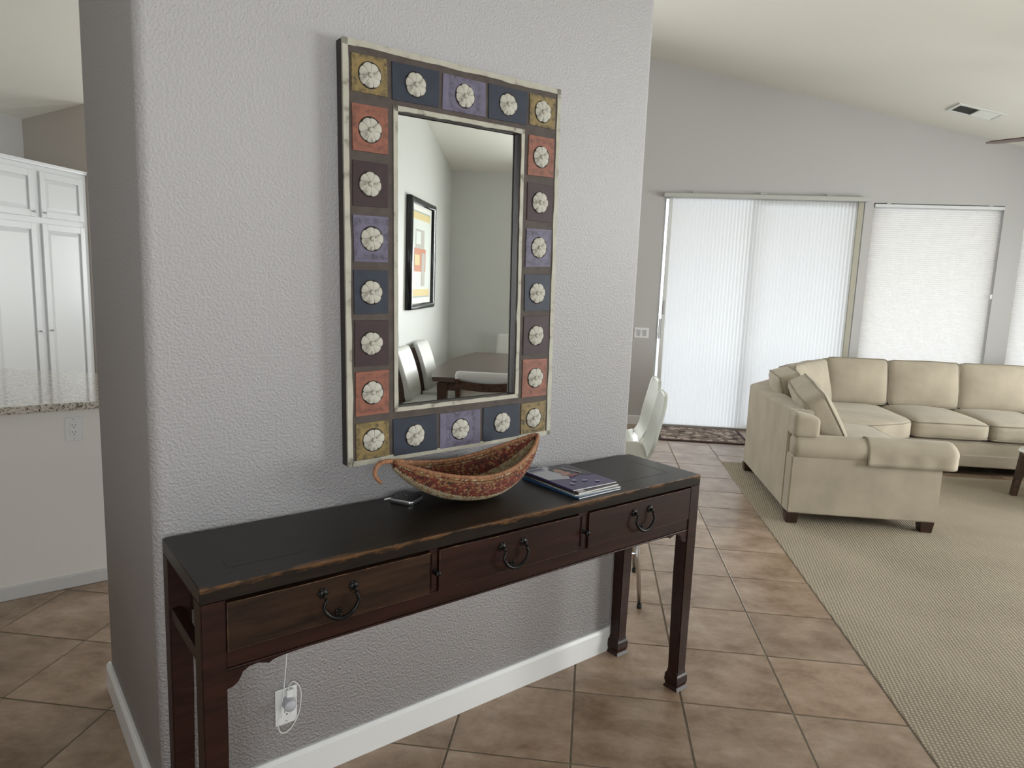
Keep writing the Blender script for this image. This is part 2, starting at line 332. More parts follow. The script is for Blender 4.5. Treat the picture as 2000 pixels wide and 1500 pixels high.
# ------------------------------------------------------------------ mesh helpers
class MB:
    def __init__(s): s.bm = bmesh.new(); s.mi = 0
    def _new(s, verts, faces, smooth=False):
        vs = [s.bm.verts.new(v) for v in verts]; out = []
        for f in faces:
            try: nf = s.bm.faces.new([vs[i] for i in f])
            except ValueError: continue
            nf.material_index = s.mi; nf.smooth = smooth; out.append(nf)
        return vs, out
    def box(s, a, b, bev=0., seg=2, mat=None):
        x0, y0, z0 = a; x1, y1, z1 = b
        v = [(x0, y0, z0), (x1, y0, z0), (x1, y1, z0), (x0, y1, z0), (x0, y0, z1), (x1, y0, z1), (x1, y1, z1), (x0, y1, z1)]
        if mat: v = [mat @ Vector(p) for p in v]
        vs, fs = s._new(v, [(0, 3, 2, 1), (4, 5, 6, 7), (0, 1, 5, 4), (1, 2, 6, 5), (2, 3, 7, 6), (3, 0, 4, 7)])
        if bev > 0:
            es = list({e for f in fs for e in f.edges})
            r = bmesh.ops.bevel(s.bm, geom=es, offset=bev, segments=seg, affect='EDGES', profile=.5)
            for f in r['faces']: f.material_index = s.mi; f.smooth = seg > 1
        return s
    def hexa(s, pts):
        s._new(pts, [(0, 3, 2, 1), (4, 5, 6, 7), (0, 1, 5, 4), (1, 2, 6, 5), (2, 3, 7, 6), (3, 0, 4, 7)]); return s
    def prism(s, poly, axis, a, b, smooth=False):
        # poly of 2D points, extruded along axis ('x': (y,z), 'y': (x,z), 'z': (x,y))
        def P(p, t):
            return {'x': (t, p[0], p[1]), 'y': (p[0], t, p[1]), 'z': (p[0], p[1], t)}[axis]
        n = len(poly); v = [P(p, a) for p in poly] + [P(p, b) for p in poly]
        f = [tuple(range(n))[::-1], tuple(range(n, 2 * n))] + [(i, (i + 1) % n, n + (i + 1) % n, n + i) for i in range(n)]
        _, fs = s._new(v, f)
        bmesh.ops.recalc_face_normals(s.bm, faces=fs)
        if smooth:
            for q in fs[2:]: q.smooth = True
        return s
    def tube(s, pts, r, n=8, closed=False, caps=True):
        pts = [Vector(p) for p in pts]; k = len(pts)
        rad = r if callable(r) else (lambda i: r)
        rings = []; prev = None
        for i, p in enumerate(pts):
            if closed: t = pts[(i + 1) % k] - pts[i - 1]
            else: t = pts[min(i + 1, k - 1)] - pts[max(i - 1, 0)]
            if t.length < 1e-9: t = Vector((0, 0, 1))
            t.normalize()
            if prev is None:
                a = Vector((0, 0, 1)) if abs(t.z) < .9 else Vector((1, 0, 0))
                nx = t.cross(a).normalized()
            else: nx = (prev - t * prev.dot(t)).normalized()
            prev = nx; ny = t.cross(nx)
            rr = rad(i)
            rings.append([s.bm.verts.new(p + (nx * math.cos(2 * PI * j / n) + ny * math.sin(2 * PI * j / n)) * rr) for j in range(n)])
        m = k if closed else k - 1
        for i in range(m):
            A, B = rings[i], rings[(i + 1) % k]
            for j in range(n):
                f = s.bm.faces.new((A[j], A[(j + 1) % n], B[(j + 1) % n], B[j])); f.smooth = True; f.material_index = s.mi
        if caps and not closed:
            for q in (rings[0][::-1], rings[-1]):
                f = s.bm.faces.new(q); f.material_index = s.mi
        return s
    def lathe(s, prof, n=24, c=(0, 0, 0), smooth=True):
        rings = []
        for r, z in prof:
            if r < 1e-6: rings.append([s.bm.verts.new((c[0], c[1], c[2] + z))])
            else: rings.append([s.bm.verts.new((c[0] + r * math.cos(2 * PI * j / n), c[1] + r * math.sin(2 * PI * j / n), c[2] + z)) for j in range(n)])
        for A, B in zip(rings, rings[1:]):
            for j in range(n):
                k = (j + 1) % n
                if len(A) == 1 and len(B) == 1: continue
                q = (A[0], B[k], B[j]) if len(A) == 1 else ((A[j], A[k], B[0]) if len(B) == 1 else (A[j], A[k], B[k], B[j]))
                f = s.bm.faces.new(q); f.smooth = smooth; f.material_index = s.mi
        return s
    def grid(s, fn, nu, nv, closeu=False, smooth=True):
        vs = [[s.bm.verts.new(fn(i / nu, j / nv)) for j in range(nv + 1)] for i in range(nu if closeu else nu + 1)]
        for i in range(nu):
            for j in range(nv):
                a = vs[i]; b = vs[(i + 1) % len(vs)]
                f = s.bm.faces.new((a[j], b[j], b[j + 1], a[j + 1])); f.smooth = smooth; f.material_index = s.mi
        return s
    def rbox(s, half, r, n=10, warp=None, mat=None):
        # soft rounded box built on a subdivided cube
        tmp = bmesh.new(); bmesh.ops.create_cube(tmp, size=2)
        bmesh.ops.subdivide_edges(tmp, edges=tmp.edges[:], cuts=n - 1, use_grid_fill=True)
        hv = Vector(half); idx = {}
        for v in tmp.verts:
            p = Vector(v.co)
            # cluster samples near the edges
            p = Vector([math.copysign(abs(c) ** .7, c) for c in p])
            q = Vector([c * h for c, h in zip(p, hv)])
            inner = Vector([max(-(h - r), min(h - r, c)) for c, h in zip(q, hv)])
            d = q - inner
            if d.length > 1e-9: q = inner + d.normalized() * r
            if warp: q = warp(Vector([q[i] / hv[i] for i in range(3)]), q)
            if mat: q = mat @ q
            idx[v.index] = s.bm.verts.new(q)
        tmp.verts.index_update()
        for f in tmp.faces:
            nf = s.bm.faces.new([idx[v.index] for v in f.verts]); nf.smooth = True; nf.material_index = s.mi
        tmp.free(); return s
    def mesh(s, name):
        me = bpy.data.meshes.new(name); bmesh.ops.recalc_face_normals(s.bm, faces=s.bm.faces[:]) if getattr(s, 'recalc', False) else None
        s.bm.to_mesh(me); s.bm.free(); return me

def put(name, me, mats, parent=None, loc=(0, 0, 0), rot=(0, 0, 0)):
    if mats is not None:
        for m in (mats if isinstance(mats, (list, tuple)) else [mats]): me.materials.append(m)
    o = bpy.data.objects.new(name, me); COL.objects.link(o)
    if parent is not None: o.parent = parent
    o.location = loc; o.rotation_euler = rot
    return o
def obj(name, mb, mats, parent=None, loc=(0, 0, 0), rot=(0, 0, 0)):
    return put(name, mb.mesh(name), mats, parent, loc, rot)
def tag(o, label, cat, group=None):
    o['label'] = label; o['category'] = cat
    if group: o['group'] = group
    return o
def thing(name, label, cat, loc=(0, 0, 0), rz=0., group=None, rot=None):
    o = bpy.data.objects.new(name, None); COL.objects.link(o); o.empty_display_size = .1
    o.location = loc; o.rotation_euler = rot if rot else (0, 0, rz)
    return tag(o, label, cat, group)
def struct(o): o['kind'] = 'structure'; return o
def dup_tree(root, loc=None, rot=None, label=None):
    r = root.copy(); COL.objects.link(r)
    if loc is not None: r.location = loc
    if rot is not None: r.rotation_euler = rot
    if label: r['label'] = label
    for ch in root.children:
        c = ch.copy(); COL.objects.link(c); c.parent = r
        for g in ch.children:
            d = g.copy(); COL.objects.link(d); d.parent = c
    return r
R45 = (0, 0, PI / 4)

# ------------------------------------------------------------------ room shell
FW = 6.47            # window wall
RW = 6.86            # right wall
DW = -.42            # dining wall (seen in the mirror)
TH = .16
def ceil_z(u): return 4.32 - .222 * u if u > 1.37 else 3.707 + .225 * u
HV = -3.2; LW = -3.9; RIDGE = 1.37

def ceiling():
    m = MB()
    a, b = LW - .3, RW + .3
    prof = [(a, ceil_z(a)), (RIDGE, ceil_z(RIDGE + .001)), (b, ceil_z(b)), (b, ceil_z(b) + .12), (RIDGE, ceil_z(RIDGE) + .12), (a, ceil_z(a) + .12)]
    m.prism(prof, 'y', HV - .3, FW + .3)
    struct(obj('ceiling', m, M['ceiling']))
ceiling()

def wall_u(name, v0, v1, u0, u1, holes, mat):
    """wall running along u, between v0 and v1, with openings (ua, ub, za, zb), top follows the ceiling"""
    m = MB(); E = .02
    cuts = sorted(holes)
    def col(a, b, z0):
        if b - a < 1e-4: return
        xs = [a] + ([RIDGE] if a < RIDGE < b else []) + [b]
        m.prism([(a, z0)] + [(b, z0)] + [(x, ceil_z(x) + E) for x in reversed(xs)], 'y', v0, v1)
    x = u0
    for ua, ub, za, zb in cuts:
        col(x, ua, 0); col(ua, ub, zb)
        if za > 0: m.box((ua, v0, 0), (ub, v1, za))
        x = ub
    col(x, u1, 0)
    m.recalc = True
    return struct(obj(name, m, mat))
def wall_v(name, u0, u1, v0, v1, holes, mat):
    m = MB(); zt = min(ceil_z(u0), ceil_z(u1)) + .04
    y = v0
    for va, vb, za, zb in sorted(holes):
        m.box((u0, y, 0), (u1, va, zt)); m.box((u0, va, zb), (u1, vb, zt))
        if za > 0: m.box((u0, va, 0), (u1, vb, za))
        y = vb
    m.box((u0, y, 0), (u1, v1, zt))
    return struct(obj(name, m, mat))

DOOR = (2.03, 4.10, 0.02, 2.53); WIN2 = (4.19, 5.462, .45, 2.50); WIN3 = (5.672, 6.66, .45, 2.50)
wall_u('wall_far', FW, FW + TH, -3.26, RW + TH, [(-2.8, -1.6, 1.02, 2.05), (-.15, 1.25, .95, 2.35), DOOR, WIN2, WIN3], M['wall_far'])
wall_v('wall_right', RW, RW + TH, DW - TH, FW, [(.75, 2.35, .70, 2.15), (3.3, 5.1, .70, 2.15)], M['wall_dining'])
wall_u('wall_dining', DW - TH, DW, 3.3, RW, [], M['wall_dining'])
wall_v('wall_hall', 3.3 - TH, 3.3, HV, DW - TH, [], M['wall_dining'])
wall_u('wall_entry', HV - TH, HV, LW, 3.3, [(1.3, 2.7, .5, 2.3)], M['wall_far'])
wall_v('wall_left', LW - TH, LW, HV, 4.63 + TH, [], M['wall_far'])
wall_u('wall_kitchen', 4.63, 4.63 + TH, LW, -3.26, [], M['wall_warm'])
wall_v('wall_kitchen_side', -3.26 - TH, -3.26, 4.63 + TH, FW + TH, [], M['wall_far'])

# the mirror wall: a thick closet block at 45 degrees with rounded corners
BX0, BX1, BD = .346, 2.138, .86
def mirror_wall():
    m = MB(); r = .028; poly = []
    for cx, cy, a0 in ((BX0 + r, r, PI), (BX1 - r, r, 1.5 * PI), (BX1 - r, BD - r, 0), (BX0 + r, BD - r, .5 * PI)):
        for k in range(7):
            a = a0 + k * PI / 12
            poly.append((cx + r * math.cos(a), cy + r * math.sin(a)))
    zt = 4.1
    n = len(poly)
    vs, fs = m._new([(x, y, 0) for x, y in poly] + [(x, y, zt) for x, y in poly],
                    [tuple(range(n))[::-1], tuple(range(n, 2 * n))] + [(i, (i + 1) % n, n + (i + 1) % n, n + i) for i in range(n)])
    for i, f in enumerate(fs[2:]):
        f.smooth = True
    bmesh.ops.recalc_face_normals(m.bm, faces=fs)
    return struct(obj('wall_mirror_side', m, M['wall'], rot=R45))
mirror_wall()

def base(name, pts_local, frame_rot):
    m = MB()
    a, b, t, side = pts_local
    return m
def baseboard(name, a, b, h, t, rot, mat='trim'):
    """a,b: ends (local xy) of the wall foot; thickness t to the right of a->b"""
    m = MB(); a = Vector((*a, 0)); b = Vector((*b, 0)); d = (b - a).normalized(); n = Vector((d.y, -d.x, 0))
    prof = [(0, 0), (t, 0), (t, h - .012), (t - .006, h - .003), (t - .009, h), (0, h)]
    v = [a + n * p + Vector((0, 0, q)) for p, q in prof] + [b + n * p + Vector((0, 0, q)) for p, q in prof]
    k = len(prof)
    _, fs = m._new(v, [tuple(range(k)), tuple(range(k, 2 * k))[::-1]] + [(i, k + i, k + (i + 1) % k, (i + 1) % k) for i in range(k)])
    bmesh.ops.recalc_face_normals(m.bm, faces=fs)
    return struct(obj(name, m, M[mat], rot=rot))
baseboard('baseboard_mirror_side', (BX0 - .016, 0), (BX1 + .016, 0), .101, .016, R45)
baseboard('baseboard_left', (BX0, BD), (BX0, -.016), .101, .016, R45)
baseboard('baseboard_nook_side', (BX1, -.016), (BX1, BD), .101, .016, R45)
baseboard('baseboard_far', (-3.26, FW), (DOOR[0] - .03, FW), .10, .016, (0, 0, 0))
baseboard('baseboard_right', (RW, FW), (RW, DW), .10, .016, (0, 0, 0))
baseboard('baseboard_dining', (RW, DW), (3.3, DW), .10, .016, (0, 0, 0))

# ---- floor: grout bed, one object per tile that the photograph shows
T = .406; GU, GV = 4.3031 * T, 2.7789 * T
fl = MB(); fl.box((LW - TH, HV - TH, -.12), (RW + TH, FW + TH, -.0025))
floor = struct(obj('floor', fl, M['grout']))
CARPET_U, CARPET_V = GU + 2 * T, 4.945
def tile_mesh(w, d):
    m = MB(); m.box((-w / 2, -d / 2, -.012), (w / 2, d / 2, 0), .0012, 1); return m.mesh('tile')
def in_block(u, v):
    x, y = S * (u + v), S * (v - u); return BX0 + .02 < x < BX1 - .02 and .02 < y < BD - .02
def visible_uv(u, v):
    q = project((u, v, 0))
    return q is not None and -70 < q[0] < 2070 and -50 < q[1] < 1640
def blocked(u, v):
    # does the mirror wall hide this floor point from the camera?
    c = CO; hit = 0
    for k in range(1, 60):
        t = k / 60; x = c.x + (u - c.x) * t; y = c.y + (v - c.y) * t
        if in_block(x, y): return True
    return False
tm = tile_mesh(T - .0075, T - .0075); tm.materials.append(M['tile'])
rest = MB(); ntile = 0
for i in range(-15, 14):
    for j in range(-12, 14):
        a0, b0 = GU + i * T, GV + j * T
        a1, b1 = a0 + T, b0 + T
        a0c, a1c, b0c, b1c = max(a0, LW), min(a1, RW), max(b0, HV), min(b1, FW)
        if a0 >= CARPET_U - .01 and b0 < CARPET_V and b1 > DW: b0c = max(b0c, CARPET_V)
        if a0 >= 3.2 and b1 < DW: continue
        if a1c - a0c < .02 or b1c - b0c < .02: continue
        cu, cv = (a0c + a1c) / 2, (b0c + b1c) / 2
        pts = [(a0c, b0c), (a1c, b0c), (a0c, b1c), (a1c, b1c), (cu, cv)]
        if all(in_block(*p) for p in pts): continue
        if cu < -3.26 and cv > 4.63: continue
        vis = any(visible_uv(*p) and not blocked(*p) for p in pts)
        full = (a1c - a0c > T - .001) and (b1c - b0c > T - .001)
        if vis and ntile < 300:
            ntile += 1
            me = tm if full else tile_mesh(a1c - a0c - .0075, b1c - b0c - .0075)
            put('tile', me, None if full else M['tile'], floor, (cu, cv, random.uniform(-.0006, .0006)))
        else:
            rest.box((a0c + .00375, b0c + .00375, -.012), (a1c - .00375, b1c - .00375, 0))
o = obj('tile_field', rest, M['tile'], floor); o['kind'] = 'stuff'
cp = MB(); cp.box((CARPET_U, DW, -.006), (RW, CARPET_V, .004), .004, 2)
struct(obj('floor_carpet', cp, M['carpet']))

# ---- outside: patio slab and cover, lit by the sky
g = MB(); g.box((-9, FW + TH + .02, -.15), (13, 24, -.08)); struct(obj('patio_slab', g, M['concrete']))
g = MB(); g.box((-1, FW + TH + .02, 2.85), (8.5, FW + 2.6, 3.0)); struct(obj('patio_cover', g, M['patio_wood']))

# ---- openings
def frame_ring(m, u0, u1, z0, z1, v0, v1, w):
    m.box((u0, v0, z0), (u0 + w, v1, z1), .003, 1); m.box((u1 - w, v0, z0), (u1, v1, z1), .003, 1)
    m.box((u0 + w, v0, z1 - w), (u1 - w, v1, z1), .003, 1); m.box((u0 + w, v0, z0), (u1 - w, v1, z0 + w), .003, 1)
def pane(parent, u0, u1, z0, z1, v):
    m = MB(); m.box((u0, v - .003, z0), (u1, v + .003, z1)); return obj('pane', m, M['glass'], parent)
# sliding glass door
d = struct(bpy.data.objects.new('door_1', None)); COL.objects.link(d)
m = MB(); frame_ring(m, DOOR[0], DOOR[1], DOOR[2] - .02, DOOR[3], FW + .04, FW + .13, .015); obj('door_frame', m, M['white_frame'], d)
m = MB(); frame_ring(m, 3.0, DOOR[1] - .0155, .016, DOOR[3] - .016, FW + .09, FW + .125, .06); p = obj('fixed_panel', m, M['white_frame'], d)
pane(p, 3.061, DOOR[1] - .076, .077, DOOR[3] - .077, FW + .108)
m = MB(); frame_ring(m, DOOR[0] + .0155, 3.05, .016, DOOR[3] - .016, FW + .045, FW + .085, .015); p = obj('sliding_panel', m, M['white_frame'], d)
pane(p, DOOR[0] + .031, 3.034, .032, DOOR[3] - .032, FW + .065)
m = MB(); m.box((2.065, FW + .015, .98), (2.09, FW + .045, 1.2), .006, 2); obj('door_handle', m, M['alu'], d)
# windows 2 and 3, and the unseen ones
def window(name, u0, u1, z0, z1):
    w = struct(bpy.data.objects.new(name, None)); COL.objects.link(w)
    m = MB(); frame_ring(m, u0, u1, z0, z1, FW + .09, FW + .145, .04); obj('window_frame', m, M['white_frame'], w)
    pane(w, u0 + .04, u1 - .04, z0 + .04, z1 - .04, FW + .115)
    return w
window('window_1', *WIN2); window('window_2', *WIN3)
window('window_3', -2.8, -1.6, 1.02, 2.05); window('added_nook_window', -.15, 1.25, .95, 2.35)  # the second one, in the nook, is added only to let fill light in
def window_right(name, v0, v1, z0, z1):
    w = struct(bpy.data.objects.new(name, None)); COL.objects.link(w)
    w.rotation_euler = (0, 0, -PI / 2)
    # local: x -> -v , y -> u
    m = MB(); frame_ring(m, -v1, -v0, z0, z1, RW + .09, RW + .145, .045)
    m.box((-(v0 + v1) / 2 - .02, RW + .09, z0 + .04), (-(v0 + v1) / 2 + .02, RW + .145, z1 - .04), .003, 1)
    obj('window_frame', m, M['white_frame'], w)
    pane(w, -v1 + .045, -v0 - .045, z0 + .045, z1 - .045, RW + .115)
window_right('window_5', .75, 2.35, .70, 2.15); window_right('window_6', 3.3, 5.1, .70, 2.15)
w = struct(bpy.data.objects.new('added_entry_window', None)); COL.objects.link(w)  # unseen window added behind the camera, opening for the hall fill lamp
m = MB(); frame_ring(m, 1.3, 2.7, .5, 2.3, HV - .13, HV - .08, .045); obj('window_frame', m, M['white_frame'], w)
pane(w, 1.345, 2.655, .545, 2.255, HV - .105)

# ---- shades
def vertical_shade(parent, name, u0, u1, z0, z1, pitch=.037, depth=.008, v=FW + .012):
    m = MB(); n = max(4, round((u1 - u0) / pitch) * 2)
    m.grid(lambda a, b: (u0 + (u1 - u0) * a, v + (depth / 2 if round(a * n) % 2 else -depth / 2), z0 + (z1 - z0) * b), n, 1, smooth=False)
    return obj(name, m, M['shade_v'], parent)
vs = thing('vertical_cellular_shade', 'wide white vertical pleated shade drawn across the sliding glass door', 'shade', (0, 0, 0))
vertical_shade(vs, 'shade_fabric', 2.125, 2.985, .02, 2.50)
vertical_shade(vs, 'shade_fabric', 2.985, 4.03, .02, 2.50, v=FW + .004)
m = MB(); m.box((2.02, FW - .075, 2.505), (4.11, FW - .002, 2.55), .006, 2); obj('head_rail', m, M['rail_grey'], vs)
m = MB(); m.box((2.085, FW - .012, .02), (2.125, FW + .024, 2.503), .003, 1); obj('lead_rail', m, M['white_frame'], vs)
m = MB(); m.box((4.03, FW - .012, .02), (4.085, FW + .024, 2.503), .003, 1); obj('end_rail', m, M['rail_beige'], vs)
m = MB(); m.box((2.09, FW - .03, 1.25), (2.115, FW - .0125, 1.40), .005, 2); obj('pull_handle', m, M['plastic_grey'], vs)
for uu in (2.35, 3.05, 3.72):
    m = MB(); m.box((uu - .035, FW - .06, 2.551), (uu + .035, FW - .001, 2.566), .003, 1); obj('bracket', m, M['rail_grey'], vs)
def pleated_shade(label, u0, u1, z0, z1):
    t = thing('pleated_window_shade', label, 'shade', (0, 0, 0), 0, 'horizontal pleated window shades')
    m = MB(); n = round((z1 - z0) / .022) * 2; v = FW + .03
    m.grid(lambda a, b: (u0 + .012 + (u1 - u0 - .024) * a, v + (.0025 if round(b * n) % 2 else -.0025), z0 + .03 + (z1 - .045 - z0 - .03) * b), 1, n, smooth=False)
    obj('shade_fabric', m, M['shade_h'], t)
    m = MB(); m.box((u0 + .004, FW - .012, z1 - .045), (u1 - .004, FW + .055, z1 - .008), .004, 1); obj('head_rail', m, M['alu'], t)
    m = MB(); m.box((u0 + .012, FW + .012, z0 + .004), (u1 - .012, FW + .048, z0 + .03), .004, 1); obj('bottom_rail', m, M['white_frame'], t)
    for uu in (u0 + .14, u1 - .14):
        m = MB(); m.box((uu - .02, FW - .016, z1 - .0075), (uu + .02, FW + .05, z1 - .001), .001, 1); obj('bracket', m, M['white_frame'], t)
    m = MB(); m.box((u1 - .03, FW - .012, 1.55), (u1 - .008, FW + .0, 1.60), .003, 1); obj('cord_cleat', m, M['plastic_white'], t)
pleated_shade('white horizontally pleated shade on the window right of the sliding door', *WIN2)
pleated_shade('pleated shade cut off by the right picture edge, behind the sofa', *WIN3)

# ---- switch plate, vent, fan
sw = thing('light_switch', 'white double rocker light switch on the grey wall left of the door', 'switch', (1.875, FW, 1.035))
m = MB(); m.box((-.075, -.006, -.058), (.085, -.0005, .058), .003, 1); obj('wall_plate', m, M['plastic_white'], sw)
for dx in (-.028, .038):
    m = MB(); m.hexa([(dx - .021, -.006, -.035), (dx + .021, -.006, -.035), (dx + .021, -.004, -.035), (dx - .021, -.004, -.035),
                      (dx - .021, -.012, .035), (dx + .021, -.012, .035), (dx + .021, -.004, .035), (dx - .021, -.004, .035)]); obj('rocker', m, M['plastic_grey'], sw)

vang = math.atan(.222)
vt = thing('ceiling_vent', 'white rectangular air vent in the sloped living room ceiling', 'vent', (4.755, 5.82, ceil_z(4.755)), rot=(0, vang, 0))
m = MB(); frame_ring2 = [(-.215, -.13, .215, -.095), (-.215, .095, .215, .13), (-.215, -.095, -.185, .095), (.185, -.095, .215, .095), (-.01, -.095, .01, .095)]
for x0, y0, x1, y1 in frame_ring2: m.box((x0, y0, -.012), (x1, y1, -.0005), .002, 1)
obj('frame', m, M['vent'], vt)
m = MB(); m.box((-.185, -.095, -.002), (.185, .095, -.0005)); obj('duct_opening', m, M['vent_dark'], vt)
for sx in (-1, 1):
    for k in range(9):
        m = MB(); y = -.085 + k * .0212; x0, x1 = (.012, .184) if sx > 0 else (-.184, -.012)
        t = .0085 * (-1 if sx > 0 else 1)
        m.hexa([(x0, y - t, -.011), (x1, y - t, -.011), (x1, y - t + .0015, -.010), (x0, y - t + .0015, -.010),
                (x0, y + t * .6, -.003), (x1, y + t * .6, -.003), (x1, y + t * .6 + .0015, -.0022), (x0, y + t * .6 + .0015, -.0022)])
        obj('louver', m, M['vent'], vt)

fan_c = Vector((4.93, 4.07, 0)); FZ = 2.75
fan = thing('ceiling_fan', 'brown wooden ceiling fan, one blade tip showing at the right edge', 'fan', (fan_c.x, fan_c.y, FZ))
ft = ceil_z(fan_c.x) - FZ
m = MB(); m.lathe([(0, ft - .002), (.07, ft - .02), (.06, ft - .07), (.015, ft - .08), (.013, .13), (0, .13)], 20); obj('downrod', m, M['fan_metal'], fan)
m = MB(); m.lathe([(0, .13), (.06, .13), (.11, .10), (.12, .03), (.11, -.02), (.06, -.06), (.05, -.10), (0, -.11)], 28); obj('motor_housing', m, M['fan_metal'], fan)
bm_ = MB()
bm_.rbox((.26, .055, .004), .004, 8, lambda n, q: Vector((q.x + .60, q.y * (1 - .12 * n.x) * (1 - .75 * max(0, (n.x - .75) / .25) ** 2), q.z)))
blade_me = bm_.mesh('blade'); blade_me.materials.append(M['fan'])
a0 = math.atan2(4.70 - fan_c.y, 4.25 - fan_c.x)
for k in range(5):
    b = put('blade', blade_me, None, fan, rot=(math.radians(3), 0, a0 + k * 2 * PI / 5))
    m = MB(); m.box((.10, -.02, -.003), (.38, .02, .003), .002, 1); obj('blade_arm', m, M['fan_metal'], b)

# ------------------------------------------------------------------ kitchen
isl = thing('kitchen_island', 'white panelled kitchen island base beneath the granite counter', 'island', W(0, 0, 0), PI / 4)
IY = 1.885; IX1 = .488; IX0 = -2.2
m = MB(); m.box((IX0, IY, 0), (IX1, IY + .55, .872), .004, 1); obj('body', m, M['island'], isl)
m = MB(); m.box((IX0, IY - .014, 0), (IX1 + .012, IY, .062), .003, 1); m.box((IX1, IY - .001, 0), (IX1 + .012, IY + .55, .062), .003, 1); obj('skirting', m, M['toekick'], isl)
# granite top: front edge along the island, back edge along u at v=2.42
def granite_top():
    m = MB()
    f0, f1 = W(-2.4, 1.835), W(.56, 1.835)
    poly = [(f0.x, f0.y), (f1.x, f1.y), (W(.56, 2.5).x, 2.425), (-3.0 + .5, 2.425), (-2.55, 1.6)]
    poly = [(f0.x, f0.y), (f1.x, f1.y), (f1.x - .1, 2.425), (-2.55, 2.425), (-2.75, 1.6)]
    n = len(poly); z0, z1 = .874, .91
    _, fs = m._new([(x, y, z0) for x, y in poly] + [(x, y, z1) for x, y in poly],
                   [tuple(range(n))[::-1], tuple(range(n, 2 * n))] + [(i, (i + 1) % n, n + (i + 1) % n, n + i) for i in range(n)])
    bmesh.ops.recalc_face_normals(m.bm, faces=fs)
    es = [e for e in m.bm.edges if abs(e.verts[0].co.z - e.verts[1].co.z) < 1e-5]
    r = bmesh.ops.bevel(m.bm, geom=es, offset=.006, segments=3, affect='EDGES')
    return tag(obj('granite_countertop', m, M['granite']), 'polished speckled brown granite countertop on the white island', 'countertop')
granite_top()

def outlet_plate(t, w=.07, h=.115, decora=True):
    m = MB(); m.box((-w / 2, -.006, -h / 2), (w / 2, -.0005, h / 2), .0025, 2); obj('wall_plate', m, M['plastic_white'], t)
    m = MB(); m.box((-.0165, -.0085, -.0335), (.0165, -.0055, .0335), .001, 1); fce = obj('socket_face', m, M['plastic_white'], t)
    m = MB()
    for dz in (.017, -.017):
        for dx, hh in ((-.0062, .0045), (.0062, .0036)):
            m.box((dx - .001, -.0089, dz + .003 - hh), (dx + .001, -.0083, dz + .003 + hh))
        m.box((-.0022, -.0089, dz - .0098), (.0022, -.0083, dz - .0058))
    obj('slots', m, M['slot'], fce)
    for dz in (h / 2 - .01, -h / 2 + .01):
        m = MB(); m.lathe([(0, .0007), (.003, .0005), (.003, 0)], 10); obj('screw', m, M['plastic_grey'], t, (0, -.006, dz), (PI / 2, 0, 0))
ot = thing('island_outlet', 'white duplex power outlet on the kitchen island side', 'outlet', W(.372, IY, .778), PI / 4)
outlet_plate(ot)

# pantry cabinet: face along v at u = PF
PF = -3.3
pan = thing('pantry_cabinet', 'tall white pantry cabinet with raised panel doors', 'cabinet', (PF, 0, 0))
# local: x = out from the face (towards +u), y = v
V0, V1, PZ = 2.86, 4.622, 2.345
m = MB(); m.box((-.58, V0, 0), (0, V1, PZ), .003, 1); obj('carcass', m, M['cabinet'], pan)
m = MB(); m.prism([(-.58, 0), (.012, 0), (.016, .012), (.022, .022), (.022, .03), (-.58, .03)], 'y', V0 - .0, V1 - .001); c = obj('crown_trim', m, M['cabinet'], pan, (0, 0, PZ))
def panel_door(y0, y1, z0, z1, knob=None):
    m = MB(); t = .02; s = .055
    m.box((.0005, y0, z0), (t, y0 + s, z1), .003, 2); m.box((.0005, y1 - s, z0), (t, y1, z1), .003, 2)
    m.box((.0005, y0 + s, z1 - s), (t, y1 - s, z1), .003, 2); m.box((.0005, y0 + s, z0), (t, y1 - s, z0 + s), .003, 2)
    dr = obj('door', m, M['cabinet'], pan)
    m = MB(); a, b, c_, e = y0 + s, y1 - s, z0 + s, z1 - s; g = .006; k = .035
    v = [(.004, a + g, c_ + g), (.004, b - g, c_ + g), (.004, b - g, e - g), (.004, a + g, e - g),
         (.015, a + k, c_ + k), (.015, b - k, c_ + k), (.015, b - k, e - k), (.015, a + k, e - k),
         (.009, a + g + .012, c_ + g + .012), (.009, b - g - .012, c_ + g + .012), (.009, b - g - .012, e - g - .012), (.009, a + g + .012, e - g - .012)]
    F = [(0, 1, 9, 8), (1, 2, 10, 9), (2, 3, 11, 10), (3, 0, 8, 11), (8, 9, 5, 4), (9, 10, 6, 5), (10, 11, 7, 6), (11, 8, 4, 7), (4, 5, 6, 7)]
    m._new(v, F); m.box((.0005, a, c_), (.003, b, e)); obj('raised_panel', m, M['cabinet'], dr)
    if knob:
        m = MB(); m.lathe([(.005, 0), (.004, .01), (.009, .016), (.010, .021), (.006, .026), (0, .027)], 14)
        obj('knob', m, M['silver'], dr, (t, knob[0], knob[1]), (0, PI / 2, 0))
for (a, b, kn) in ((4.07, 4.56, 4.095), (3.515, 4.005, 3.98), (2.93, 3.45, 2.96)):
    panel_door(a, b, 1.925, 2.30, (kn, 1.965))
    panel_door(a, b, .11, 1.875, (kn, .98))

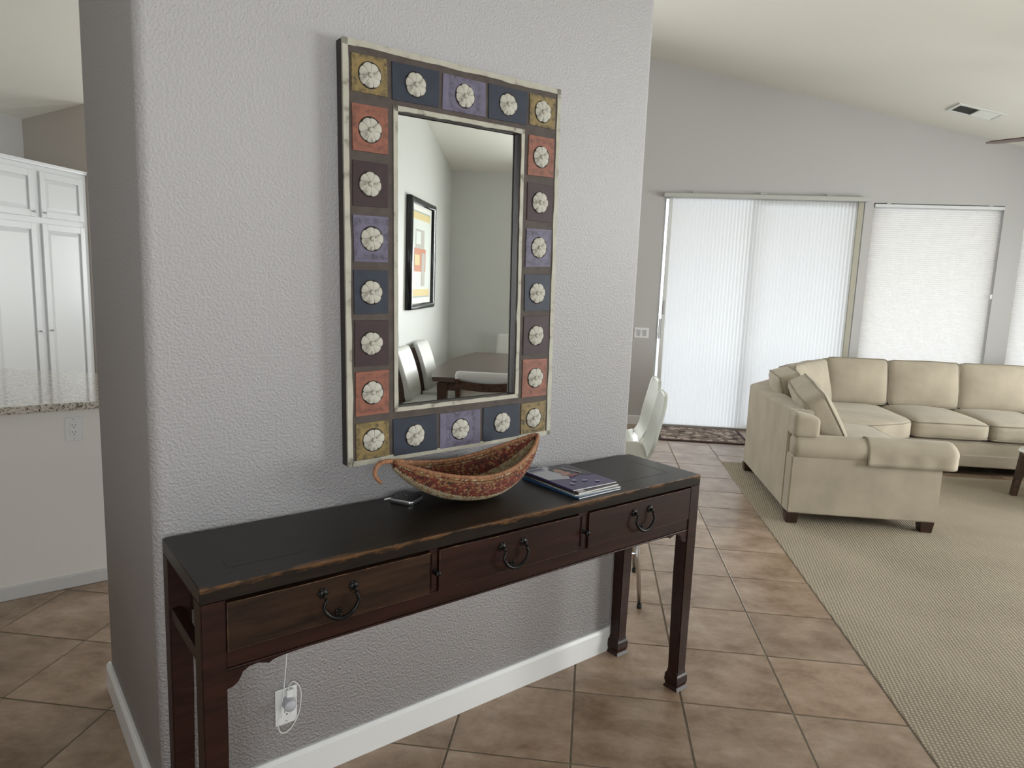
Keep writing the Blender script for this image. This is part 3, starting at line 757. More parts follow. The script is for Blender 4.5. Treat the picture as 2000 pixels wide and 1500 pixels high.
# ------------------------------------------------------------------ console table (local x along wall, y into wall)
TZ = .858; TX0, TX1, TY0, TY1 = .362, 2.122, -.378, -.020
con = thing('console_table', 'long dark lacquered console table with three drawers against the wall', 'table', (0, 0, 0), PI / 4)
def console():
    rail = TZ - .037
    # top: mitred frame with a floating panel
    fwid = .085
    m = MB()
    m.box((TX0, TY0, rail), (TX1, TY1, TZ), .0022, 2)
    top = obj('table_top', m, M['wood_top'], con)
    xa_, xb_, ya_, yb_ = TX0 + fwid, TX1 - fwid, TY0 + fwid, TY1 - fwid   # faint joints where the frame meets the panel
    for p, q in (((xa_, ya_ - .0005), (xa_ + .20, ya_ + .0005)), ((xb_ - .42, ya_ - .0005), (xb_, ya_ + .0005)),
                 ((xb_ - .0006, ya_ + .001), (xb_ + .0006, yb_)), ((xa_ - .0005, ya_ + .001), (xa_ + .0005, ya_ + .06))):
        m = MB(); m.box((*p, TZ - .001), (*q, TZ + .0003)); obj('joint_line', m, M['void'], top)
    # worn light line along the front and left arris
    m = MB()
    def jag(p0, p1, n, rad):
        pts = []
        for i in range(n + 1):
            t = i / n; p = Vector(p0).lerp(Vector(p1), t)
            pts.append(p + Vector((0, 0, .0006 * noise.noise((t * 60, 0, p0[0])))))
        m.tube(pts, lambda i: rad * (.5 + .9 * abs(noise.noise((i * .35, 3, p0[0])))), 5)
    jag((TX0 + .002, TY0 + .0022, TZ - .0016), (TX1 - .002, TY0 + .0022, TZ - .0016), 160, .0026)
    jag((TX0 + .002, TY0 + .002, TZ - .0018), (TX0 + .002, TY1, TZ - .0018), 50, .0018)
    obj('worn_edge', m, M['wood_edge'], top)
    # legs with hoof feet, tapering slightly outwards-square
    def leg(x0, x1, y0, y1, outx, outy):
        m = MB(); secs = [(TZ - .038, 0, 0), (.45, 0, 0), (.075, .006, .006)]
        def ring(z, d, e):
            # taper: inner sides move outwards by d
            xa, xb = (x0, x1 - d) if outx < 0 else (x0 + d, x1)
            ya, yb = (y0, y1 - e) if outy < 0 else (y0 + e, y1)
            return [(xa, ya, z), (xb, ya, z), (xb, yb, z), (xa, yb, z)]
        def grow(r, g, z):
            cx = sum(p[0] for p in r) / 4; cy = sum(p[1] for p in r) / 4
            return [(p[0] + math.copysign(g, p[0] - cx), p[1] + math.copysign(g, p[1] - cy), z) for p in r]
        rs = [ring(*s_) for s_ in secs]
        b = rs[-1]
        rs += [grow(b, .001, .062), grow(b, .006, .055), grow(b, .007, .03), grow(b, .003, .012), grow(b, -.010, 0.0)]
        vs = [[m.bm.verts.new(p) for p in r] for r in rs]
        for A, B in zip(vs, vs[1:]):
            for j in range(4): m.bm.faces.new((A[j], A[(j + 1) % 4], B[(j + 1) % 4], B[j]))
        m.bm.faces.new(vs[0]); m.bm.faces.new(vs[-1][::-1])
        bmesh.ops.recalc_face_normals(m.bm, faces=m.bm.faces[:])
        es = [e for e in m.bm.edges if abs(e.verts[0].co.z - e.verts[1].co.z) > .1]
        bmesh.ops.bevel(m.bm, geom=es, offset=.003, segments=2, affect='EDGES')
        obj('leg', m, M['wood_red'], con)
    L = .054
    leg(TX0, TX0 + L, TY0, TY0 + L, -1, -1); leg(TX1 - L, TX1, TY0, TY0 + L, 1, -1)
    leg(TX0, TX0 + L, TY1 - L, TY1, -1, 1); leg(TX1 - L, TX1, TY1 - L, TY1, 1, 1)
    # front rails and stiles
    zb0, zb1 = .655, .695
    xa, xb = TX0 + L, TX1 - L
    m = MB(); m.box((xa, TY0 + .004, zb0), (xb, TY0 + .03, zb1), .002, 1); obj('bottom_rail', m, M['wood_red'], con)
    m = MB(); m.box((xa, TY0 + .002, zb0 - .006), (xb, TY0 + .012, zb0 - .0005), .002, 2); obj('rail_bead', m, M['wood_red'], con)
    D = [(xa + .002, .945), (.975, 1.500), (1.545, xb - .002)]
    for (p, q) in ((.947, .973), (1.502, 1.543)):
        m = MB(); m.box((p, TY0 + .006, zb1), (q, TY0 + .03, rail), .0015, 1); st = obj('stile', m, M['wood_red'], con)
        cx = (p + q) / 2
        m = MB(); m.box((cx - .008, TY0 + .001, zb1 + .01), (cx + .008, TY0 + .0065, rail - .015), .002, 1); obj('latch_plate', m, M['wood_red'], st)
        m = MB(); m.lathe([(.008, 0), (.008, .004), (.004, .006), (.004, .012), (.009, .016), (.009, .022), (.005, .026), (0, .026)], 14)
        obj('latch_knob', m, M['iron'], st, (cx, TY0 + .001, .757), (PI / 2, 0, 0))
    # box behind the drawers
    m = MB(); m.box((xa, TY0 + .034, zb1 - .01), (xb, TY0 + .038, rail)); m.box((xa, TY0 + .03, zb1 - .012), (xb, TY1 - .02, zb1 - .006)); obj('drawer_case', m, M['void'], con)
    handle_x = (.682, 1.230, 1.800)
    for k, (p, q) in enumerate(D):
        m = MB(); z0, z1 = zb1 + .002, rail - (.0075 if k == 0 else .006)
        nseg = 14
        # drawer front with a slightly chipped top edge
        tops = [(p + (q - p) * i / nseg, z1 - (abs(noise.noise((i * .9, k * 5.1, 0))) * .004)) for i in range(nseg + 1)]
        m.prism([(p, z0), (q, z0)] + tops[::-1], 'y', TY0 - .001, TY0 + .02)
        dr = obj('drawer', m, M['wood_brown'] if k == 0 else M['wood_red'], con)
        m = MB(); m.tube([(x, TY0 - .0005, z - .0006) for x, z in tops], lambda i: .0008 + .0014 * abs(noise.noise((i * 1.7, k, 2))), 5)
        m.tube([(p + .0006, TY0 - .0006, z0), (p + .0006, TY0 - .0006, tops[0][1])], .0007, 5); m.tube([(p, TY0 - .0006, z0 + .0006), (q, TY0 - .0006, z0 + .0006)], .0006, 5)
        obj('worn_edge', m, M['wood_edge'], dr)
        hx = handle_x[k]; hz = .778; yb = TY0 - .001
        m = MB()
        for sx in (-1, 1):
            cxx = hx + sx * .040
            # flower rosette: disc with petals and a ball post
            m.lathe([(.011, 0), (.011, .003), (.007, .006), (0, .007)], 12)
            for vv in m.bm.verts:
                if not vv.tag: vv.co = Vector((cxx + vv.co.x, yb - vv.co.z, hz + vv.co.y)); vv.tag = True
            for a in range(6):
                an = a * PI / 3
                m.lathe([(.0048, 0), (.0044, .003), (0, .0045)], 8, (0, 0, 0))
                for vv in m.bm.verts:
                    if not vv.tag: vv.co = Vector((cxx + .010 * math.cos(an) + vv.co.x, yb - vv.co.z, hz + .010 * math.sin(an) + vv.co.y)); vv.tag = True
            m.tube([(cxx, yb, hz), (cxx, yb - .014, hz - .002), (cxx + sx * .001, yb - .017, hz - .008)], .0042, 8)
            for vv in m.bm.verts: vv.tag = True
        # bail: U with thicker lower part, hanging in front
        pts = []
        for i in range(33):
            a = PI + PI * i / 32
            x = .050 * math.cos(a); z = .056 * math.sin(a)
            if i < 4: x += .003 * (4 - i)
            if i > 28: x -= .003 * (i - 28)
            pts.append((hx + x, yb - .018 - .004 * math.sin(PI * i / 32), hz - .010 + z))
        m.tube(pts, lambda i: .0036 + .0018 * math.sin(PI * i / 32), 10)
        # rosette at the foot of the bail
        for a in range(5):
            an = a * 2 * PI / 5
            m.lathe([(.0045, 0), (.004, .003), (0, .0045)], 8)
            for vv in m.bm.verts:
                if not vv.tag and abs(vv.co.x) < .01 and abs(vv.co.y) < .01: vv.co = Vector((hx + .007 * math.cos(an) + vv.co.x, yb - vv.co.z, hz - .058 + .007 * math.sin(an) + vv.co.y)); vv.tag = True
            for vv in m.bm.verts: vv.tag = True
        obj('handle', m, M['iron'], dr)
    # side frames: lower rail, recessed panel
    for x0, x1, px in ((TX0 + .004, TX0 + .030, TX0 + .050), (TX1 - .030, TX1 - .004, TX1 - .060)):
        m = MB(); m.box((x0, TY0 + L, .660), (x1, TY1 - L + .003, .690), .002, 1); obj('side_rail', m, M['wood_red'], con)
        m = MB(); m.box((px, TY0 + L - .01, .690), (px + .01, TY1 - .012, rail), .0, 1); obj('side_panel', m, M['wood_brown'], con)
    m = MB(); m.box((xa, TY1 - .03, .66), (xb, TY1 - .012, rail), .001, 1); obj('back_panel', m, M['wood_red'], con)
    m = MB(); m.box((xa - .0, TY0 + .03, .684), (xb, TY1 - .03, .690), 0, 1); obj('bottom_board', m, M['wood_red'], con)
    # scrolled corner brackets below the front rail
    zt = zb0 - .0065
    prof = [(0, 0), (0, -.044), (.012, -.042), (.024, -.034), (.030, -.024), (.036, -.012), (.050, -.004), (.070, -.002), (.088, -.008), (.096, -.011), (.104, -.006), (.118, -.003), (.140, -.001), (.172, 0)]
    m = MB(); m.prism([(xa + a, zt + b) for a, b in prof], 'y', TY0 + .004, TY0 + .018); obj('bracket', m, M['wood_red'], con)
    m = MB(); m.prism([(xb - a, zt + b) for a, b in prof], 'y', TY0 + .004, TY0 + .018); obj('bracket', m, M['wood_red'], con)
console()

# ------------------------------------------------------------------ mirror
MC = (1.249, 1.587)      # centre (x, z)
mir = thing('wall_mirror', 'tall wall mirror framed in painted flower tiles above the console table', 'mirror', W(MC[0], 0, MC[1]), rot=(0, math.radians(-1.05), PI / 4))
mir.rotation_mode = 'XYZ'
mir.matrix_world = Matrix.Translation(W(MC[0], 0, MC[1])) @ Matrix.Rotation(PI / 4, 4, 'Z') @ Matrix.Rotation(math.radians(-1.05), 4, 'Y')
def mirror():
    hw, hh = .396, .598       # outer half size
    iw, ih = .228, .433       # visible glass
    y0, y1 = -.044, -.003
    m = MB()
    def ring(a, b, c, d_, ya, yb, bev=.0):
        m.box((-a, ya, -b), (-c, yb, b), bev, 1); m.box((c, ya, -b), (a, yb, b), bev, 1)
        m.box((-c, ya, d_), (c, yb, b), bev, 1); m.box((-c, ya, -b), (c, yb, -d_), bev, 1)
    ring(hw, hh, iw + .001, ih + .001, y0 + .006, y1, .002); obj('frame_back', m, M['frame_side'], mir)
    m = MB(); ring(hw - .002, hh - .002, iw + .0, ih + .0, y0 + .0015, y0 + .0058); obj('grout_field', m, M['paint_dark'], mir)
    def band(a, b, wd, ya, yb, seed):
        # cream strip with a slightly wavy painted edge
        m = MB(); N = 40
        def side(p, q, nrm):
            P = Vector(p); Q = Vector(q); nn = Vector(nrm); ins = []
            pts = []
            for i in range(N + 1):
                t = i / N; c = P.lerp(Q, t); w_ = wd * (1 + .22 * noise.noise((t * 14, seed, p[0] * 3 + p[1])))
                pts.append((c, c + nn * w_))
            A = [m.bm.verts.new((c.x, ya, c.y)) for c, _ in pts]; B = [m.bm.verts.new((e.x, ya, e.y)) for _, e in pts]
            A2 = [m.bm.verts.new((c.x, yb, c.y)) for c, _ in pts]; B2 = [m.bm.verts.new((e.x, yb, e.y)) for _, e in pts]
            for i in range(N):
                for q4 in ((A[i], A[i + 1], B[i + 1], B[i]), (A[i], A2[i], A2[i + 1], A[i + 1]), (B[i], B[i + 1], B2[i + 1], B2[i])): m.bm.faces.new(q4)
        s2 = Vector
        side((-a, -b), (-a, b), s2((1, 0))); side((a, -b), (a, b), s2((-1, 0)))
        side((-a, b), (a, b), s2((0, -1))); side((-a, -b), (a, -b), s2((0, 1)))
        m.recalc = True
        return m
    obj('cream_border', band(hw + .0005, hh + .0005, .0165, y0 - .001, y0 + .007, 1), M['cream'], mir)
    m2 = band(iw + .0145, ih + .0145, .0135, y0 - .001, y0 + .004, 5); obj('cream_border', m2, M['cream'], mir)
    m = MB(); m.box((-iw - .004, -.022, -ih - .004), (iw + .004, -.018, ih + .004)); obj('mirror_glass', m, M['mirror'], mir)
    # tiles
    ys = [.515, .370, .220, .068, -.084, -.233, -.382, -.526]
    hs = [.100, .128, .124, .130, .126, .136, .134, .112]
    cl = ['ochre', 'orange', 'plum', 'lilac', 'navy', 'plum', 'orange', 'ochre']
    spots = []
    for z, h, c in zip(ys, hs, cl):
        spots.append((-.316, z, .110, h, c)); spots.append((.316, z, .114, h, c))
    for z, h in ((.513, .104), (-.528, .118)):
        spots += [(-.168, z, .158, h, 'navy'), (.002, z, .160, h, 'lilac'), (.172, z, .158, h, 'navy')]
    # flower: eight petals around a button on a dark ring
    def flower(seed):
        rnd = random.Random(seed); f = MB()
        f.mi = 1; f.lathe([(.0362, 0), (.0362, .0016), (0, .0020)], 26); f.mi = 0
        n = 7; off = rnd.random() * 6
        for k in range(n):
            a0 = off + 2 * PI * k / n + .018; a1 = off + 2 * PI * (k + 1) / n - .018
            R_ = 0.0322 * (1 + rnd.uniform(-.05, .05)); S_ = 6
            outer = []; mid = []
            for i in range(S_ + 1):
                t = i / S_; a = a0 + (a1 - a0) * t
                r = R_ * (1 + .085 * math.sin(PI * t) ** .6 - .03)
                outer.append(Vector((r * math.cos(a), r * math.sin(a), .0024)))
                mid.append(Vector((r * .72 * math.cos(a), r * .72 * math.sin(a), .0062 + .0008 * math.sin(PI * t))))
            inn = [Vector((.0075 * math.cos(a0 + (a1 - a0) * i / S_), .0075 * math.sin(a0 + (a1 - a0) * i / S_), .0050)) for i in range(S_ + 1)]
            rows = [[f.bm.verts.new(p) for p in row] for row in (outer, mid, inn)]
            for A, B in zip(rows, rows[1:]):
                for i in range(S_):
                    q = f.bm.faces.new((A[i], A[i + 1], B[i + 1], B[i])); q.smooth = True; q.material_index = 0
        f.lathe([(.0072, .004), (.0070, .0078), (.0045, .0092), (0, .0094)], 12)
        f.recalc = True
        me = f.mesh('flower'); me.materials.append(M['flower']); me.materials.append(M['ring']); return me
    flowers = [flower(k) for k in range(4)]
    for k, (x, z, w_, h, c) in enumerate(spots):
        m = MB(); j = lambda: random.uniform(-.0016, .0016)
        a, b = w_ / 2, h / 2
        q = [(-a + j(), -b + j()), (a + j(), -b + j()), (a + j(), b + j()), (-a + j(), b + j())]
        m._new([(p[0], .004, p[1]) for p in q] + [(p[0] * .985, -.0012, p[1] * .985) for p in q],
               [(4, 5, 6, 7), (0, 1, 5, 4), (1, 2, 6, 5), (2, 3, 7, 6), (3, 0, 4, 7)])
        m.recalc = True
        t = obj('painted_tile', m, TP[c], mir, (x, y0, z))
        put('flower_rosette', flowers[k % 4], None, t, (random.uniform(-.002, .002), -.0008, random.uniform(-.002, .002)), (PI / 2, random.uniform(-.4, .4), 0))
mirror()

# ------------------------------------------------------------------ woven basket
def basket():
    bx, by = 1.224, -.158
    t = thing('woven_basket', 'boat-shaped red and tan woven basket with curled stem handle', 'basket', W(bx, by, TZ + .0035), PI / 4)
    Lh = .272
    def wid(s): return .108 * max(0., 1 - abs(s) ** 2.1) ** .85 + .003
    def zr(s): return .090 + (.056 * max(0, -s) ** 1.8 if s < 0 else .078 * s ** 1.9)
    def zb(s):
        a = abs(s)
        e = (zr(s) - .012)
        b = min(1., abs(s - .10) / (1.10 if s < .1 else .90))
        return (zr(s) - .012) * (b ** 1.75)
    def P(s, a):
        # a in [-1,1] across; rounded section
        w_ = wid(s)
        th = a * PI / 2
        y = w_ * math.copysign(abs(math.sin(th)) ** .85, a)
        z = zb(s) + (zr(s) - zb(s)) * (1 - math.cos(th) ** .9 if abs(a) < 1 else 1)
        return Vector((Lh * s, y, z + .004))
    m = MB(); m.grid(lambda u, v: P(-1 + 2 * u, -1 + 2 * v), 44, 22); 
    o = obj('basket_body', m, new_mat('basket_core', (.055, .025, .015), .9), t)
    sol = o.modifiers.new('thickness', 'SOLIDIFY'); sol.thickness = .004; sol.offset = 0
    # herringbone stitches: one small strand each, inside and out share it
    m = MB(); rows = 34; n = 92
    rnd = random.Random(3)
    mats = [noisy('straw', [(.3, (.30, .24, .14)), (.7, (.46, .39, .26))], nscale=60, rough=.8), noisy('tan_strand', [(.3, (.20, .105, .045)), (.7, (.33, .17, .075))], nscale=60, rough=.8),
            noisy('red_strand', [(.3, (.095, .018, .012)), (.7, (.20, .042, .026))], nscale=60, rough=.8), noisy('dark_strand', [(.3, (.030, .016, .012)), (.7, (.07, .035, .022))], nscale=60, rough=.8)]
    for r in range(rows):
        a = -0.97 + 1.94 * r / (rows - 1)
        for k in range(n):
            s = -.985 + 1.97 * (k + .5 * (r % 2)) / n
            if abs(s) > .99: continue
            p = P(s, a); ds = (P(min(1, s + .01), a) - P(max(-1, s - .01), a)); da = (P(s, min(1, a + .02)) - P(s, max(-1, a - .02)))
            if ds.length < 1e-6 or da.length < 1e-6: continue
            ds.normalize(); da.normalize(); nn = ds.cross(da)
            if nn.length < .2: continue
            nn.normalize()
            dirn = (ds * .75 + da * (.55 if r % 2 else -.55)).normalized()
            side = nn.cross(dirn)
            ln, wd = .0070, .0034
            wmax = wid(s)
            if wmax < .02: ln *= .7
            x = rnd.random()
            h = (p.z - .004 - zb(s)) / max(.02, zr(s) - zb(s))
            if h < .30: mi = 0 if x < .8 else 1
            elif h < .74: mi = 2 if x < .66 else (1 if x < .86 else 3)
            else: mi = 1 if x < .66 else (2 if x < .86 else 0)
            m.mi = mi
            for sg in (1, -1):
                c = p + nn * sg * .0022
                e = [c - dirn * ln, c + side * wd, c + dirn * ln, c - side * wd]
                tp = c + nn * sg * .0046
                vv = [m.bm.verts.new(q) for q in e] + [m.bm.verts.new(tp + dirn * ln * .45), m.bm.verts.new(tp - dirn * ln * .45)]
                for q in ((0, 1, 5), (1, 4, 5), (1, 2, 4), (2, 3, 4), (3, 5, 4), (3, 0, 5)):
                    f = m.bm.faces.new([vv[i] for i in q]); f.material_index = mi; f.smooth = True
    m.recalc = True
    o = obj('weave', m, mats, t); o['kind'] = 'stuff'
    # wrapped rim, both sides, meeting in the curled stem
    wrap = noisy('wrapped_rim', [(.35, (.17, .075, .035)), (.65, (.36, .17, .085))], (160, 30, 30), 1.5, 3, .75, bump=.6, bdist=.002)
    rimf = []; N = 90
    for sg in (-1, 1):
        m = MB(); pts = []
        for i in range(N + 1):
            s = -1 + 2 * i / N; q = P(s, sg * .999); pts.append(q + Vector((0, 0, .002)))
        m.tube(pts, lambda i: .0062 * (1 + .10 * (i % 2)), 8); obj('rim', m, wrap, t)
    e = P(-1, 1) + Vector((0, 0, .002))
    hp = []
    ctrl = [(e.x + .03, e.y, e.z - .004), (e.x, e.y, e.z), (e.x - .022, e.y - .003, e.z + .004), (e.x - .045, e.y - .006, e.z + .002), (e.x - .060, e.y - .008, e.z - .010), (e.x - .064, e.y - .010, e.z - .027), (e.x - .056, e.y - .012, e.z - .043), (e.x - .044, e.y - .013, e.z - .054)]
    cv = [Vector(c) for c in ctrl]
    for i in range(len(cv) - 1):
        p0, p1, p2, p3 = cv[max(0, i - 1)], cv[i], cv[i + 1], cv[min(len(cv) - 1, i + 2)]
        for k in range(8):
            u = k / 8
            hp.append(.5 * ((2 * p1) + (p2 - p0) * u + (2 * p0 - 5 * p1 + 4 * p2 - p3) * u * u + (3 * p1 - p0 - 3 * p2 + p3) * u ** 3))
    hp.append(cv[-1])
    m = MB(); m.tube(hp, lambda i: (.0078 - .0028 * i / len(hp)) * (1 + .08 * (i % 2)), 9); obj('stem_handle', m, wrap, t)
basket()

# ------------------------------------------------------------------ magazines
def magazine(label, x, y, z, rz, w_, h, th, cols, design):
    t = thing('magazine', label, 'magazine', W(x, y, z), PI / 4 + rz, 'magazines on the console table')
    m = MB(); m.box((-w_ / 2 + .001, -h / 2 + .001, .0004), (w_ / 2 - .001, h / 2 - .001, th - .0004)); obj('pages', m, M['paper'], t)
    mm = [new_mat('cover_ink', c, .22) for c in cols]
    m = MB()
    def lay(zz, poly, mi):
        m.mi = mi; vv = [m.bm.verts.new((a * w_, b * h, zz)) for a, b in poly]
        f = m.bm.faces.new(vv); f.material_index = mi
    m.box((-w_ / 2, -h / 2, th - .0004), (w_ / 2, h / 2, th)); m.box((-w_ / 2, -h / 2, 0), (w_ / 2, h / 2, .0004))
    m.box((-w_ / 2 - .0004, -h / 2, 0), (-w_ / 2 + .001, h / 2, th))
    for k, (mi, poly) in enumerate(design): lay(th + .00035 + k * .0002, poly, mi)
    obj('cover', m, mm, t)
    return th
zm = TZ + .001
th = magazine('blue magazine lying lowest in the pile on the console', 1.612, -.212, zm, .02, .20, .285, .005, [(.02, .07, .16), (.3, .4, .5)], [(1, [(-.45, -.48), (.45, -.48), (.45, -.36), (-.45, -.36)])]); zm += th + .0008
th = magazine('grey-white folded magazine second from the bottom of the pile', 1.622, -.205, zm, -.05, .205, .28, .0045, [(.34, .36, .37), (.05, .1, .2)], [(1, [(-.4, -.47), (.3, -.47), (.3, -.40), (-.4, -.40)])]); zm += th + .0008
th = magazine('dark brown magazine just beneath the top one of the pile', 1.616, -.205, zm, .03, .195, .275, .006, [(.035, .022, .018), (.5, .48, .45)], [(1, [(-.45, -.49), (-.30, -.49), (-.30, -.42), (-.45, -.42)])]); zm += th + .0008
# top cover: purple page, dark right half, a figure in white with dark hair
ell = lambda cx, cy, rx, ry, n=16, a0=0, a1=2 * PI: [(cx + rx * math.cos(a0 + (a1 - a0) * i / n), cy + ry * math.sin(a0 + (a1 - a0) * i / n)) for i in range(n)]
magazine('purple glossy magazine with a figure in white on top of the pile', 1.620, -.195, zm, -.02, .20, .265, .0045,
         [(.055, .045, .14), (.45, .47, .52), (.02, .016, .022), (.36, .20, .14), (.22, .03, .05), (.30, .26, .42)],
         [(1, [(-.49, -.02), (-.10, -.10), (.10, .12), (.02, .49), (-.49, .49)]), (2, [(.06, .02), (.49, -.10), (.49, .49), (.02, .49)]),
          (2, ell(.02, .30, .12, .11)), (3, ell(.03, .23, .085, .10)), (3, [(-.12, .02), (.12, .06), (.16, .16), (-.04, .13)]),
          (4, [(-.02, -.06), (.22, -.02), (.18, .06), (-.04, .03)]), (1, [(-.44, .36), (-.12, .36), (-.12, .40), (-.44, .40)]),
          (0, [(-.44, .38), (-.14, .38), (-.14, .45), (-.44, .45)]),
          (5, ell(-.28, -.30, .05, .04)), (5, ell(.05, -.26, .06, .03)), (5, ell(.22, -.36, .05, .03)), (5, ell(-.12, -.20, .04, .03)), (1, [(.30, .02), (.33, .03), (.20, .34), (.18, .33)])])

# ------------------------------------------------------------------ small silver box with black top, outlet, cables
hb = thing('silver_hub_box', 'small silver square device with glossy black top on the console', 'device', W(1.043, -.078, TZ), PI / 4 + math.radians(28))
m = MB(); poly = []
for cx, cy, a0 in ((.027, -.027, -PI / 2), (.027, .027, 0), (-.027, .027, PI / 2), (-.027, -.027, PI)):
    for k in range(6): poly.append((cx + .012 * math.cos(a0 + k * PI / 10), cy + .012 * math.sin(a0 + k * PI / 10)))
m.prism(poly, 'z', .0005, .0145, True); obj('case', m, M['silver'], hb)
m = MB(); m.prism([(a * .96, b * .96) for a, b in poly], 'z', .0145, .0155); tp = obj('top_plate', m, M['black_glass'], hb)
m = MB(); m.lathe([(.0028, 0), (.0028, .0004), (0, .0004)], 14, (.006, .004, .0155)); obj('emblem', m, M['silver'], tp)
m = MB(); m.tube([(-.026, .036, .008), (-.030, .044, .009), (-.034, .052, .007), (-.036, .058, .004)], .0026, 8); obj('power_lead', m, M['plastic_white'], hb)

wo = thing('wall_outlet', 'white duplex wall outlet beneath the console table', 'outlet', W(.685, 0, .262), PI / 4)
outlet_plate(wo, .066, .116)
rp = thing('round_plug_adapter', 'round grey plug adapter in the upper wall socket under the console', 'plug', W(.685, -.009, .279), PI / 4)
m = MB(); m.lathe([(0, 0), (.0165, 0), (.0175, .002), (.0175, .030), (.016, .0335), (0, .034)], 28); obj('plug_body', m, M['plastic_grey'], rp, rot=(PI / 2, 0, 0))
m = MB(); m.box((-.004, -.013, .016), (.017, -.001, .040), .002, 2); obj('cable_block', m, M['plastic_white'], rp)
def spline(ctrl, k=10):
    cv = [Vector(c) for c in ctrl]; out = []
    for i in range(len(cv) - 1):
        p0, p1, p2, p3 = cv[max(0, i - 1)], cv[i], cv[i + 1], cv[min(len(cv) - 1, i + 2)]
        for j in range(k):
            u = j / k
            out.append(.5 * ((2 * p1) + (p2 - p0) * u + (2 * p0 - 5 * p1 + 4 * p2 - p3) * u * u + (3 * p1 - p0 - 3 * p2 + p3) * u ** 3))
    out.append(cv[-1]); return out
m = MB(); m.tube(spline([(.689, -.016, .318), (.690, -.017, .332), (.702, -.020, .342), (.719, -.022, .322), (.724, -.022, .285), (.716, -.022, .235), (.692, -.022, .196), (.668, -.020, .188), (.657, -.018, .205), (.657, -.018, .245), (.668, -.018, .290), (.676, -.016, .345), (.685, -.012, .43), (.692, -.010, .55), (.700, -.0085, .70), (.74, -.0085, .80), (.86, -.0085, .845)]), .0017, 7)
tag(obj('white_cable', m, M['plastic_white'], rot=R45), 'thin white cable looped around the outlet and rising behind the console', 'cable')

# ------------------------------------------------------------------ sectional sofa (house frame)
def soft_box(parent, name, c, half, r, rot=(0, 0, 0), crown=(0, 0, 0), mat='sofa', n=9, piping=None, sag=0., seed=0):
    """cushion: rounded, crowned box; piping = list of local axis signs ('z+','z-','x+'...) edge loops"""
    hx, hy, hz = half
    def warp(nv, q):
        x, y, z = nv
        k = (1 - x * x) ; l = (1 - y * y); o_ = (1 - z * z)
        q = q.copy()
        q.z += crown[2] * k * l * (1 if z > 0 else -1) * abs(z)
        q.y += crown[1] * k * o_ * (1 if y > 0 else -1) * abs(y)
        q.x += crown[0] * l * o_ * (1 if x > 0 else -1) * abs(x)
        q += Vector((noise.noise(q * 5 + Vector((seed, 0, 0))), noise.noise(q * 5 + Vector((0, seed, 3))), noise.noise(q * 5 + Vector((1, 2, seed))))) * .006
        return q
    m = MB(); m.rbox(half, r, n, warp)
    o = obj(name, m, M[mat], parent, c, rot)
    if piping:
        m = MB()
        for ax in piping:
            i = 'xyz'.index(ax[0]); sgn = 1 if ax[1] == '+' else -1
            a, b = [k for k in range(3) if k != i]
            pts = []; N = 12; rr = r * .9
            for (sa, sb) in ((-1, -1), (1, -1), (1, 1), (-1, 1)):
                ca = sa * (half[a] - rr); cb = sb * (half[b] - rr)
                st = {(-1, -1): PI, (1, -1): 1.5 * PI, (1, 1): 0, (-1, 1): .5 * PI}[(sa, sb)]
                for k in range(5):
                    an = st + k * PI / 8
                    p = [0, 0, 0]; p[a] = ca + rr * .93 * math.cos(an); p[b] = cb + rr * .93 * math.sin(an); p[i] = sgn * (half[i] - r * .42)
                    pts.append(p)
            dense = []
            for k in range(len(pts)):
                p, q = Vector(pts[k]), Vector(pts[(k + 1) % len(pts)])
                L_ = (q - p).length; nn_ = max(1, int(L_ / .05))
                for j in range(nn_): dense.append(p.lerp(q, j / nn_))
            out = []
            for p in dense:
                nv = Vector([p[k] / half[k] for k in range(3)]); out.append(warp(nv, p))
            m.tube(out, .0045, 6, closed=True)
        obj('piping', m, M['piping'], o)
    return o

